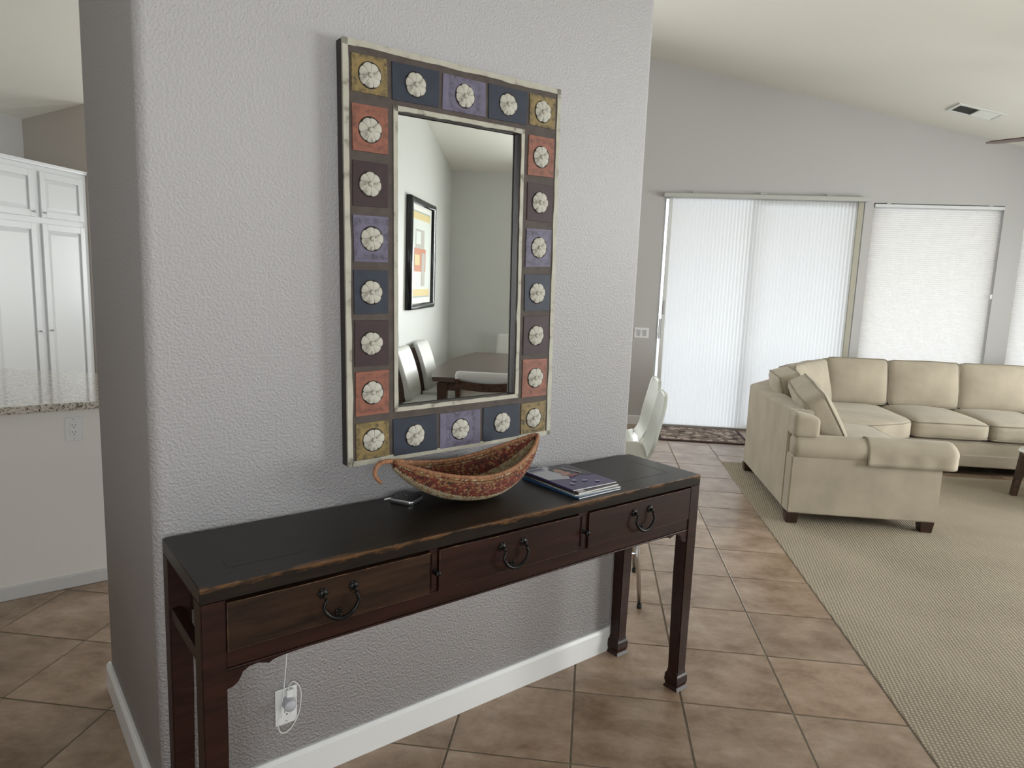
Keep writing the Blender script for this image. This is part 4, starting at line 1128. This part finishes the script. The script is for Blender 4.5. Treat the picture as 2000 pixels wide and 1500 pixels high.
sofa = thing('sectional_sofa', 'large beige L-shaped sectional sofa with boxed cushions on the carpet', 'sofa', (2.7, 3.3, 0))
SO = Vector((2.7, 3.3, 0))
def so(u, v, z): return Vector((u, v, z)) - SO
CZ = .004
def sofa_build():
    # bases
    def poly_part(name, poly, z0, z1, bev=.012):
        m = MB(); n = len(poly)
        _, fs = m._new([so(x, y, z0) for x, y in poly] + [so(x, y, z1) for x, y in poly],
                       [tuple(range(n))[::-1], tuple(range(n, 2 * n))] + [(i, (i + 1) % n, n + (i + 1) % n, n + i) for i in range(n)])
        bmesh.ops.recalc_face_normals(m.bm, faces=fs)
        bmesh.ops.bevel(m.bm, geom=m.bm.edges[:], offset=bev, segments=3, affect='EDGES')
        for f in m.bm.faces: f.smooth = False
        return obj(name, m, M['sofa'], sofa)
    z0 = .075
    poly_part('base', [(2.87, 3.44), (3.66, 3.44), (3.66, 4.72), (4.18, 5.06), (6.60, 5.06), (6.60, 5.98), (3.60, 5.98), (2.86, 4.84)], z0, .30)
    poly_part('base_band', [(3.0, 4.74), (3.672, 4.715), (4.18, 5.045), (6.61, 5.045), (6.61, 5.5), (3.6, 5.5)], z0, .185, .008)
    # back frames
    poly_part('back_frame', [(2.70, 3.472), (2.86, 3.472), (2.87, 4.66), (3.62, 5.96), (6.62, 5.96), (6.62, 6.13), (3.54, 6.13), (2.70, 4.71)], z0, .755, .010)
    # arm: lower panel, roll
    poly_part('arm_panel', [(2.702, 3.335), (3.655, 3.335), (3.655, 3.47), (2.702, 3.47)], z0, .47, .008)
    m = MB(); R_ = .088; prof = []
    def roll(a, t):
        # a along u (0..1), t around
        u = 2.715 + (3.742 - 2.715) * a; e = 1.0
        if a > .94: e = math.sqrt(max(0, 1 - ((a - .94) / .06) ** 2)) * .55 + .45 if a < 1 else .45
        if a < .02: e = .9 + .1 * a / .02
        th_ = 2 * PI * t
        return so(u, 3.40 + R_ * e * math.cos(th_), .520 + R_ * e * math.sin(th_) * .98)
    m.grid(roll, 60, 28); 
    # caps
    for a in (0, 1):
        c = so(2.715 if a == 0 else 3.745, 3.40, .52)
        cvx = m.bm.verts.new(c)
        ring = [m.bm.verts.new(roll(a, k / 28)) for k in range(28)]
        for k in range(28):
            f = m.bm.faces.new((cvx, ring[k], ring[(k + 1) % 28])); f.smooth = True
    bmesh.ops.remove_doubles(m.bm, verts=m.bm.verts[:], dist=.0004); m.recalc = True
    obj('arm_roll', m, M['sofa'], sofa)
    # end block of the back rising above the arm
    m = MB(); m.rbox((.085, .09, .085), .03, 8, lambda nv, q: Vector((q.x + (0 if nv.z > 0 else 0), q.y, q.z - (.03 * (nv.x + 1) / 2 if nv.z > 0 else 0)))); obj('back_end', m, M['sofa'], sofa, so(2.785, 3.43, .675))
    # seat cushions
    soft_box(sofa, 'seat_cushion', so(3.30, 4.10, .392), (.40, .575, .085), .05, crown=(.01, .01, .028), piping=['z+', 'z-'], seed=1)
    # corner seat: polygon cushion
    def corner_seat():
        poly = [(2.98, 4.70), (3.66, 4.69), (3.80, 4.74), (4.05, 4.88), (4.165, 5.00), (4.19, 5.10), (4.19, 5.92), (3.70, 5.92)]
        m = MB(); C_ = Vector((3.65, 5.25)); n = len(poly)
        dense = []
        for i in range(n):
            p, q = Vector(poly[i]), Vector(poly[(i + 1) % n])
            for k in range(6): dense.append(p.lerp(q, k / 6))
        prof = [(.0, .305), (.94, .305), (.985, .315), (1.0, .34), (1.0, .44), (.985, .462), (.95, .473), (.6, .492), (.0, .500)]
        rows = []
        for s_, z in prof:
            rows.append([m.bm.verts.new(so(*(C_ + (p - C_) * s_), z)) for p in dense])
        k = len(dense)
        for A, B in zip(rows, rows[1:]):
            for i in range(k):
                try:
                    f = m.bm.faces.new((A[i], A[(i + 1) % k], B[(i + 1) % k], B[i])); f.smooth = True
                except ValueError: pass
        bmesh.ops.remove_doubles(m.bm, verts=m.bm.verts[:], dist=.0003); m.recalc = True
        o = obj('seat_cushion', m, M['sofa'], sofa)
        m = MB(); m.tube([so(*(C_ + (p - C_) * .992), .456) for p in dense], .0045, 6, closed=True); m.tube([so(*(C_ + (p - C_) * .992), .322) for p in dense], .0045, 6, closed=True); obj('piping', m, M['piping'], o)
    corner_seat()
    for k, u in enumerate((4.52, 5.17, 5.82, 6.42)):
        hw = .322 if k < 3 else .25
        soft_box(sofa, 'seat_cushion', so(u if k < 3 else 6.40, 5.48, .392), (hw, .455, .085), .05, crown=(.008, .012, .03), piping=['z+', 'z-'], seed=3 + k)
    # back cushions along the window wall
    for k, (u, hw) in enumerate(((3.955, .292), (4.585, .325), (5.235, .325), (5.885, .325), (6.42, .20))):
        soft_box(sofa, 'back_cushion', so(u, 5.86, .690), (hw, .095, .225), .045, rot=(math.radians(-10), 0, 0), crown=(.012, .045, .006), piping=['y-', 'y+'], seed=11 + k)
    # corner cushion on the diagonal
    soft_box(sofa, 'back_cushion', so(3.32, 5.24, .690), (.47, .095, .225), .045, rot=(math.radians(-12), 0, math.radians(57.5)), crown=(.012, .045, .006), piping=['y-', 'y+'], seed=21)
    # left run: two cushions leaning on the back, the near one slumped
    soft_box(sofa, 'back_cushion', so(2.975, 4.50, .690), (.29, .095, .220), .045, rot=(math.radians(-16), 0, math.radians(84)), crown=(.012, .04, .006), piping=['y-', 'y+'], seed=31)
    soft_box(sofa, 'back_cushion', so(3.00, 3.85, .672), (.33, .088, .230), .045, rot=(math.radians(-30), math.radians(-7), math.radians(86)), crown=(.01, .035, .004), piping=['y-', 'y+'], seed=41)
    # feet
    for (u, v) in ((2.74, 3.375), (3.60, 3.375), (2.74, 4.70), (3.62, 6.05), (4.25, 5.12), (6.5, 5.12), (6.5, 6.05)):
        m = MB(); a, b = .042, .034
        m.hexa([so(u - b, v - b, CZ), so(u + b, v - b, CZ), so(u + b, v + b, CZ), so(u - b, v + b, CZ),
                so(u - a, v - a, z0 + .001), so(u + a, v - a, z0 + .001), so(u + a, v + a, z0 + .001), so(u - a, v + a, z0 + .001)])
        obj('foot', m, M['foot'], sofa)
sofa_build()
# arm cover lying over the roll
def arm_cover():
    m = MB(); u0, u1 = 3.172, 3.752
    def f(a, b):
        u = u0 + (u1 - u0) * a
        th_ = math.radians(-48 + 205 * (1 - b))      # front lower edge to the seat side
        # b=1 -> front hem ; hangs straight down below the equator
        e = 1.0
        uu = (u - 2.715) / (3.742 - 2.715)
        if uu > .94: e = math.sqrt(max(0, 1 - ((min(uu, 1) - .94) / .06) ** 2)) * .5 + .5
        R_ = (.088 + .0065) * e + .002 * noise.noise((u * 9, b * 3, 0))
        ang = PI - math.radians(-8 + 0) if False else None
        t = b
        A = math.radians(20) + t * math.radians(185)   # from seat side over the top to the front
        v = 3.40 + R_ * math.cos(A); z = .520 + R_ * math.sin(A)
        if A > PI:                                       # hanging hem
            v = 3.40 - R_ - .004 * math.sin(u * 38); z = .520 - (A - PI) * .19
        return (u, v, z)
    m.grid(f, 36, 26)
    o = obj('arm_cover', m, M['sofa'])
    s_ = o.modifiers.new('thickness', 'SOLIDIFY'); s_.thickness = .004; s_.offset = 1
    return tag(o, 'beige fabric arm cover draped over the near rolled sofa arm', 'arm cover')
arm_cover()

# ------------------------------------------------------------------ coffee table at the right edge
ct = thing('coffee_table', 'round white marble coffee table with dark wooden legs by the sofa', 'table', (5.22, 4.42, CZ))
m = MB(); m.lathe([(0, .318), (.40, .318), (.43, .326), (.432, .340), (.425, .346), (0, .347)], 56); obj('table_top', m, M['marble'], ct)
m = MB(); m.lathe([(.36, .285), (.40, .285), (.40, .317), (.36, .317), (.36, .285)], 48); obj('apron_ring', m, M['walnut'], ct)
for k in range(4):
    a = math.radians(176 + 90 * k); m = MB(); r0, r1 = .468, .440; w_ = .021; ca, sa = math.cos(a), math.sin(a)
    def q(r, t, z): return (ca * r - sa * t, sa * r + ca * t, z)
    m.hexa([q(r0 - .02, -w_, 0), q(r0 + .02, -w_, 0), q(r0 + .02, w_, 0), q(r0 - .02, w_, 0), q(r1 - .036, -w_, .317), q(r1 + .012, -w_, .355), q(r1 + .012, w_, .355), q(r1 - .036, w_, .317)])
    m.recalc = True; obj('leg', m, M['walnut'], ct)

# rug by the door
rg = thing('door_mat_rug', 'dark floral rug lying in front of the sliding door', 'rug', (2.53, 6.06, 0))
m = MB(); m.box((-.46, -.36, .0008), (.46, .36, .010), .003, 1); obj('rug_border', m, M['rug_border'], rg)
m = MB(); m.box((-.425, -.325, .010), (.425, .325, .0125), .002, 1); obj('rug_pile', m, M['rug'], rg)

# ------------------------------------------------------------------ bar stools (back on +x side, facing -x)
def stool(label, loc, rz):
    t = thing('bar_stool', label, 'stool', loc, rz, 'white bar stools at the nook counter')
    # shell profile (x, z): seat front edge -> seat -> back
    ctrl = [(-.36, .655), (-.34, .668), (-.22, .664), (-.10, .662), (-.04, .672), (-.012, .705), (.014, .76), (.036, .86), (.056, .95), (.070, 1.028)]
    prof = spline([(x, 0, z) for x, z in ctrl], 5); n = len(prof) - 1
    m = MB()
    def hw(i):
        k = i / n
        w0 = .205 if k < .5 else .205 - .02 * (k - .5) / .5
        if i > n - 5: w0 -= .0025 * (i - n + 5) ** 2
        if .45 < k < .72: w0 -= .05 * math.sin(PI * (k - .45) / .27)
        return w0
    def f(a, b):
        i = round(a * n); p = prof[i]; y = (b * 2 - 1); k = i / n
        cup = .009 * y * y if k > .5 else 0
        return (p.x - cup + (0 if k > .5 else 0), y * hw(i), p.z + (.012 * y * y if k < .45 else 0))
    m.grid(f, n, 14); o = obj('shell', m, M['stool'], t)
    s_ = o.modifiers.new('thickness', 'SOLIDIFY'); s_.thickness = .016; s_.offset = 0
    b_ = o.modifiers.new('round', 'BEVEL'); b_.width = .004; b_.segments = 2
    for sx, sy in ((1, 1), (1, -1), (-1, 1), (-1, -1)):
        m = MB(); xt = -.16 + sx * .10; xb = -.185 + sx * .180
        m.tube([(xt, sy * .13, .648), (xb, sy * .215, .012)], .0105, 10); lg = obj('leg', m, M['chrome'], t)
        m = MB(); m.tube([(xb, sy * .215, .0), (xb, sy * .215, .02)], .0125, 10); obj('foot_cap', m, M['rubber'], lg)
    m = MB(); zz = .26; k = (.648 - zz) / .636
    P_ = [(-.16 + sx * .10 + (-.025 + sx * .08) * k, sy * (.13 + .085 * k), zz) for sx, sy in ((1, 1), (1, -1), (-1, -1), (-1, 1))]
    for i in range(4): m.tube([P_[i], P_[(i + 1) % 4]], .008, 8)
    obj('footrest', m, M['chrome'], t)
    m = MB(); m.tube([(-.24, -.12, .650), (-.06, -.12, .650), (-.06, .12, .650), (-.24, .12, .650)], .009, 8, closed=True); obj('under_frame', m, M['chrome'], t)
    return t
s1 = stool('nearer white shell bar stool with chrome legs past the wall end', (1.640, 2.095, 0), 0)
s2 = dup_tree(s1, (1.655, 2.62, 0), (0, 0, .04), 'farther white shell bar stool, behind the nearer one')
# fluffy pad on the nearer stool
def fur_pad(label, loc):
    t = thing('fur_seat_pad', label, 'seat pad', loc, 0)
    m = MB(); m.rbox((.17, .19, .026), .022, 9, lambda nv, q: q + Vector((0, 0, .008 * (1 - nv.x ** 2) * (1 - nv.y ** 2)))); obj('pad', m, M['fur'], t)
    m = MB(); rnd = random.Random(5)
    for k in range(2200):
        x, y = rnd.uniform(-.17, .17), rnd.uniform(-.19, .19); z = .012 + rnd.uniform(-.02, .006)
        e = Vector((x + math.copysign(rnd.uniform(.004, .03), x) * (abs(x) / .17) ** 3, y + math.copysign(rnd.uniform(.004, .03), y) * (abs(y) / .19) ** 3, z + rnd.uniform(-.004, .016)))
        p = Vector((x, y, z)); a = Vector((.0015, .0, 0)); b = Vector((0, .0015, 0))
        v = [m.bm.verts.new(p + a), m.bm.verts.new(p - a * .5 + b), m.bm.verts.new(p - a * .5 - b), m.bm.verts.new(e)]
        for q in ((0, 1, 3), (1, 2, 3), (2, 0, 3)): m.bm.faces.new([v[i] for i in q])
    o = obj('fur', m, M['fur'], t); o['kind'] = 'stuff'
fur_pad('white fluffy seat pad on the nearer bar stool', (1.462, 2.095, .712))
# tall counter table the stools stand at, mostly hidden by the wall, with a folded striped cloth
bt = thing('nook_counter_table', 'white counter-height nook table mostly hidden behind the wall end', 'table', (1.12, 2.66, 0))
m = MB(); m.box((-.10, -.45, .905), (.26, .75, .935), .006, 2); obj('table_top', m, M['trim'], bt)
for sy in (0, .5):
    m = MB(); m.box((-.09, sy - .05, .02), (.03, sy + .05, .905), .006, 2); obj('pedestal', m, M['trim'], bt)
    m = MB(); m.box((-.24, sy - .06, 0), (.16, sy + .06, .02), .006, 2); obj('pedestal_foot', m, M['trim'], bt)
st_m = new_mat('striped_cloth', (.6, .6, .58), .9)
mp = coords(st_m); wv = nd(st_m, 'ShaderNodeTexWave', wave_type='BANDS', bands_direction='Z'); wv.inputs['Scale'].default_value = 14; lk(st_m, mp, 'Vector', wv, 'Vector')
r_ = ramp(st_m, [(.45, (.10, .10, .10)), (.55, (.62, .62, .60))]); lk(st_m, wv, 'Fac', r_, 'Fac'); lk(st_m, r_, 'Color', st_m.node_tree.nodes['Principled BSDF'], 'Base Color')
m = MB(); m.rbox((.10, .12, .045), .03, 8, lambda nv, q: q + Vector((noise.noise(q * 14) * .012, 0, noise.noise(q * 11 + Vector((4, 0, 0))) * .012 - .01 * nv.x)))
tag(obj('folded_striped_cloth', m, st_m, loc=(1.455 - .2, 2.62, .998)), 'folded grey and white striped cloth on the nook table', 'cloth')

# ------------------------------------------------------------------ dining set seen in the mirror
dt = thing('dining_table', 'dark wood boat-shaped dining table reflected in the mirror', 'table', (5.18, .49, CZ))
def dining_table():
    pts = []
    N = 24; L_ = 1.05
    def hw(t): return .455 + .125 * (1 - t * t)
    for i in range(N + 1):
        t = -1 + 2 * i / N; pts.append((L_ * t, -hw(t)))
    for i in range(N + 1):
        t = 1 - 2 * i / N; pts.append((L_ * t, hw(t)))
    m = MB(); m.prism(pts, 'z', .715, .752)
    bmesh.ops.bevel(m.bm, geom=[e for e in m.bm.edges if abs(e.verts[0].co.z - e.verts[1].co.z) < 1e-5], offset=.006, segments=2, affect='EDGES')
    obj('table_top', m, M['walnut_top'], dt)
    m = MB(); q = [(x * .93, y * .90) for x, y in pts]; m.prism(q, 'z', .635, .7145); obj('apron', m, M['walnut'], dt)
    for sx in (-1, 1):
        for sy in (-1, 1):
            m = MB(); cx, cy = sx * .955, sy * .385; a, b = .042, .03
            m.hexa([(cx - b, cy - b, 0), (cx + b, cy - b, 0), (cx + b, cy + b, 0), (cx - b, cy + b, 0), (cx - a, cy - a, .70), (cx + a, cy - a, .70), (cx + a, cy + a, .70), (cx - a, cy + a, .70)])
            bmesh.ops.bevel(m.bm, geom=m.bm.edges[:], offset=.006, segments=2, affect='EDGES')
            obj('leg', m, M['walnut'], dt)
dining_table()
def dining_chair(label, loc, rz):
    # faces +x, back on -x
    t = thing('dining_chair', label, 'chair', loc, rz, 'white upholstered dining chairs around the dining table')
    m = MB(); m.rbox((.225, .225, .038), .028, 8, lambda nv, q: q + Vector((0, 0, .012 * (1 - nv.x ** 2) * (1 - nv.y ** 2) * (1 if nv.z > 0 else 0)))); obj('seat', m, M['leather'], t, (.0, 0, .45))
    m = MB(); m.box((-.20, -.205, .365), (.20, .205, .411), .005, 1); obj('seat_frame', m, M['walnut'], t)
    def bx(z): # back line x at height z
        k = max(0, (z - .45)) / .48
        return -.205 - .03 * k - .095 * k * k
    m = MB()
    m.rbox((.027, .215, .225), .024, 10, lambda nv, q: Vector((q.x + bx(.71 + q.z) + .030 - .010 * (1 - nv.y ** 2), q.y, q.z)));
    obj('backrest', m, M['leather'], t, (0, 0, .71))
    for sy in (-1, 1):
        m = MB(); pts = []
        for k in range(15):
            z = .882 * k / 14
            x = bx(z) - .018 if z > .45 else -.223 - .08 * ((.45 - z) / .45) ** 1.6
            pts.append((x, z))
        poly = [(x - .019 - .006 * math.sin(PI * z / .882), z) for x, z in pts] + [(x + .019 + .006 * math.sin(PI * z / .882), z) for x, z in reversed(pts)]
        y = sy * .195
        m.prism(poly, 'y', y - .014, y + .014); bmesh.ops.bevel(m.bm, geom=[e for e in m.bm.edges if abs(e.verts[0].co.y - e.verts[1].co.y) < 1e-5], offset=.004, segments=2, affect='EDGES')
        obj('leg', m, M['walnut'], t)
        m = MB(); a, b = .02, .015; cx, cy = .185, sy * .19
        m.hexa([(cx - b, cy - b, 0), (cx + b, cy - b, 0), (cx + b, cy + b, 0), (cx - b, cy + b, 0), (cx - a, cy - a, .40), (cx + a, cy - a, .40), (cx + a, cy + a, .40), (cx - a, cy + a, .40)]); obj('leg', m, M['walnut'], t)
    m = MB()
    m.grid(lambda a, b: (bx(.845) - .034 - .018 * math.sin(PI * a) + (.0), -.20 + .40 * a, .818 - .012 * math.sin(PI * a) + b * .055), 16, 1)
    m.grid(lambda a, b: (bx(.845) - .012 - .018 * math.sin(PI * a), -.20 + .40 * a, .818 - .012 * math.sin(PI * a) + b * .055), 16, 1)
    m.grid(lambda a, b: (bx(.845) - .034 + .022 * b - .018 * math.sin(PI * a), -.20 + .40 * a, .873 - .012 * math.sin(PI * a)), 16, 1)
    m.grid(lambda a, b: (bx(.845) - .034 + .022 * b - .018 * math.sin(PI * a), -.20 + .40 * a, .818 - .012 * math.sin(PI * a)), 16, 1)
    m.recalc = True; obj('back_rail', m, M['walnut'], t)
    return t
c1 = dining_chair('white dining chair reflected at the left mirror edge, nearer of the wall pair', (4.60, -.06, CZ), PI / 2)
c2 = dup_tree(c1, (5.27, -.055, CZ), (0, 0, PI / 2), 'white dining chair beside the wall in the mirror, under the framed picture')
c3 = dup_tree(c1, (3.52, .62, CZ), (0, 0, 0), 'white dining chair seen from behind in the mirror, before the table end')
c4 = dup_tree(c1, (6.33, .43, CZ), (0, 0, PI), 'white dining chair at the far table end in the mirror')

pic = thing('framed_picture', 'abstract print in a thick black rounded frame reflected in the mirror', 'picture', (5.40, DW, 1.765))
def picture():
    hw, hh = .475, .520; d_ = .062; wv_ = .055
    prof = [(0, 0), (0, .040), (.008, .055), (.022, .062), (.038, .058), (.050, .045), (.055, .030), (.055, 0)]   # (inward, outward)
    m = MB(); cs = [(-1, -1), (1, -1), (1, 1), (-1, 1)]
    rings = []
    for sx, sz in cs:
        rings.append([m.bm.verts.new((sx * (hw - a), b + .001, sz * (hh - a))) for a, b in prof])
    for i in range(4):
        A, B = rings[i], rings[(i + 1) % 4]
        for k in range(len(prof) - 1):
            f = m.bm.faces.new((A[k], A[k + 1], B[k + 1], B[k])); f.smooth = True
    m.recalc = True
    obj('frame', m, M['black_gloss'], pic)
    m = MB(); m.box((-hw + .05, .002, -hh + .05), (hw - .05, .021, hh - .05)); obj('mat_board', m, M['mat_board'], pic)
    mats = [new_mat('print_white', (.62, .66, .62), .7), new_mat('print_yellow', (.62, .50, .24), .7), new_mat('print_orange', (.50, .20, .11), .7), new_mat('print_grey', (.42, .40, .36), .7), new_mat('print_dark', (.25, .24, .22), .7), new_mat('print_slip', (.36, .40, .38), .7)]
    m = MB(); y = .0225
    def r_(x0, x1, z0, z1, mi, k):
        m.mi = mi; vv = [m.bm.verts.new(p) for p in ((x0, y + k, z0), (x1, y + k, z0), (x1, y + k, z1), (x0, y + k, z1))]; f = m.bm.faces.new(vv); f.material_index = mi
    r_(-.36, .36, -.41, .41, 5, 0); r_(-.345, .345, -.395, .395, 0, .001); r_(-.345, .345, .33, .395, 1, .002); r_(-.345, .345, -.395, -.33, 1, .002)
    r_(-.22, .12, .06, .24, 3, .002); r_(-.20, -.02, .10, .22, 0, .003); r_(-.26, .18, -.16, .06, 2, .002); r_(.02, .15, -.30, .02, 3, .003); r_(-.24, -.06, -.10, .0, 1, .003)
    obj('print', m, mats, pic)
picture()
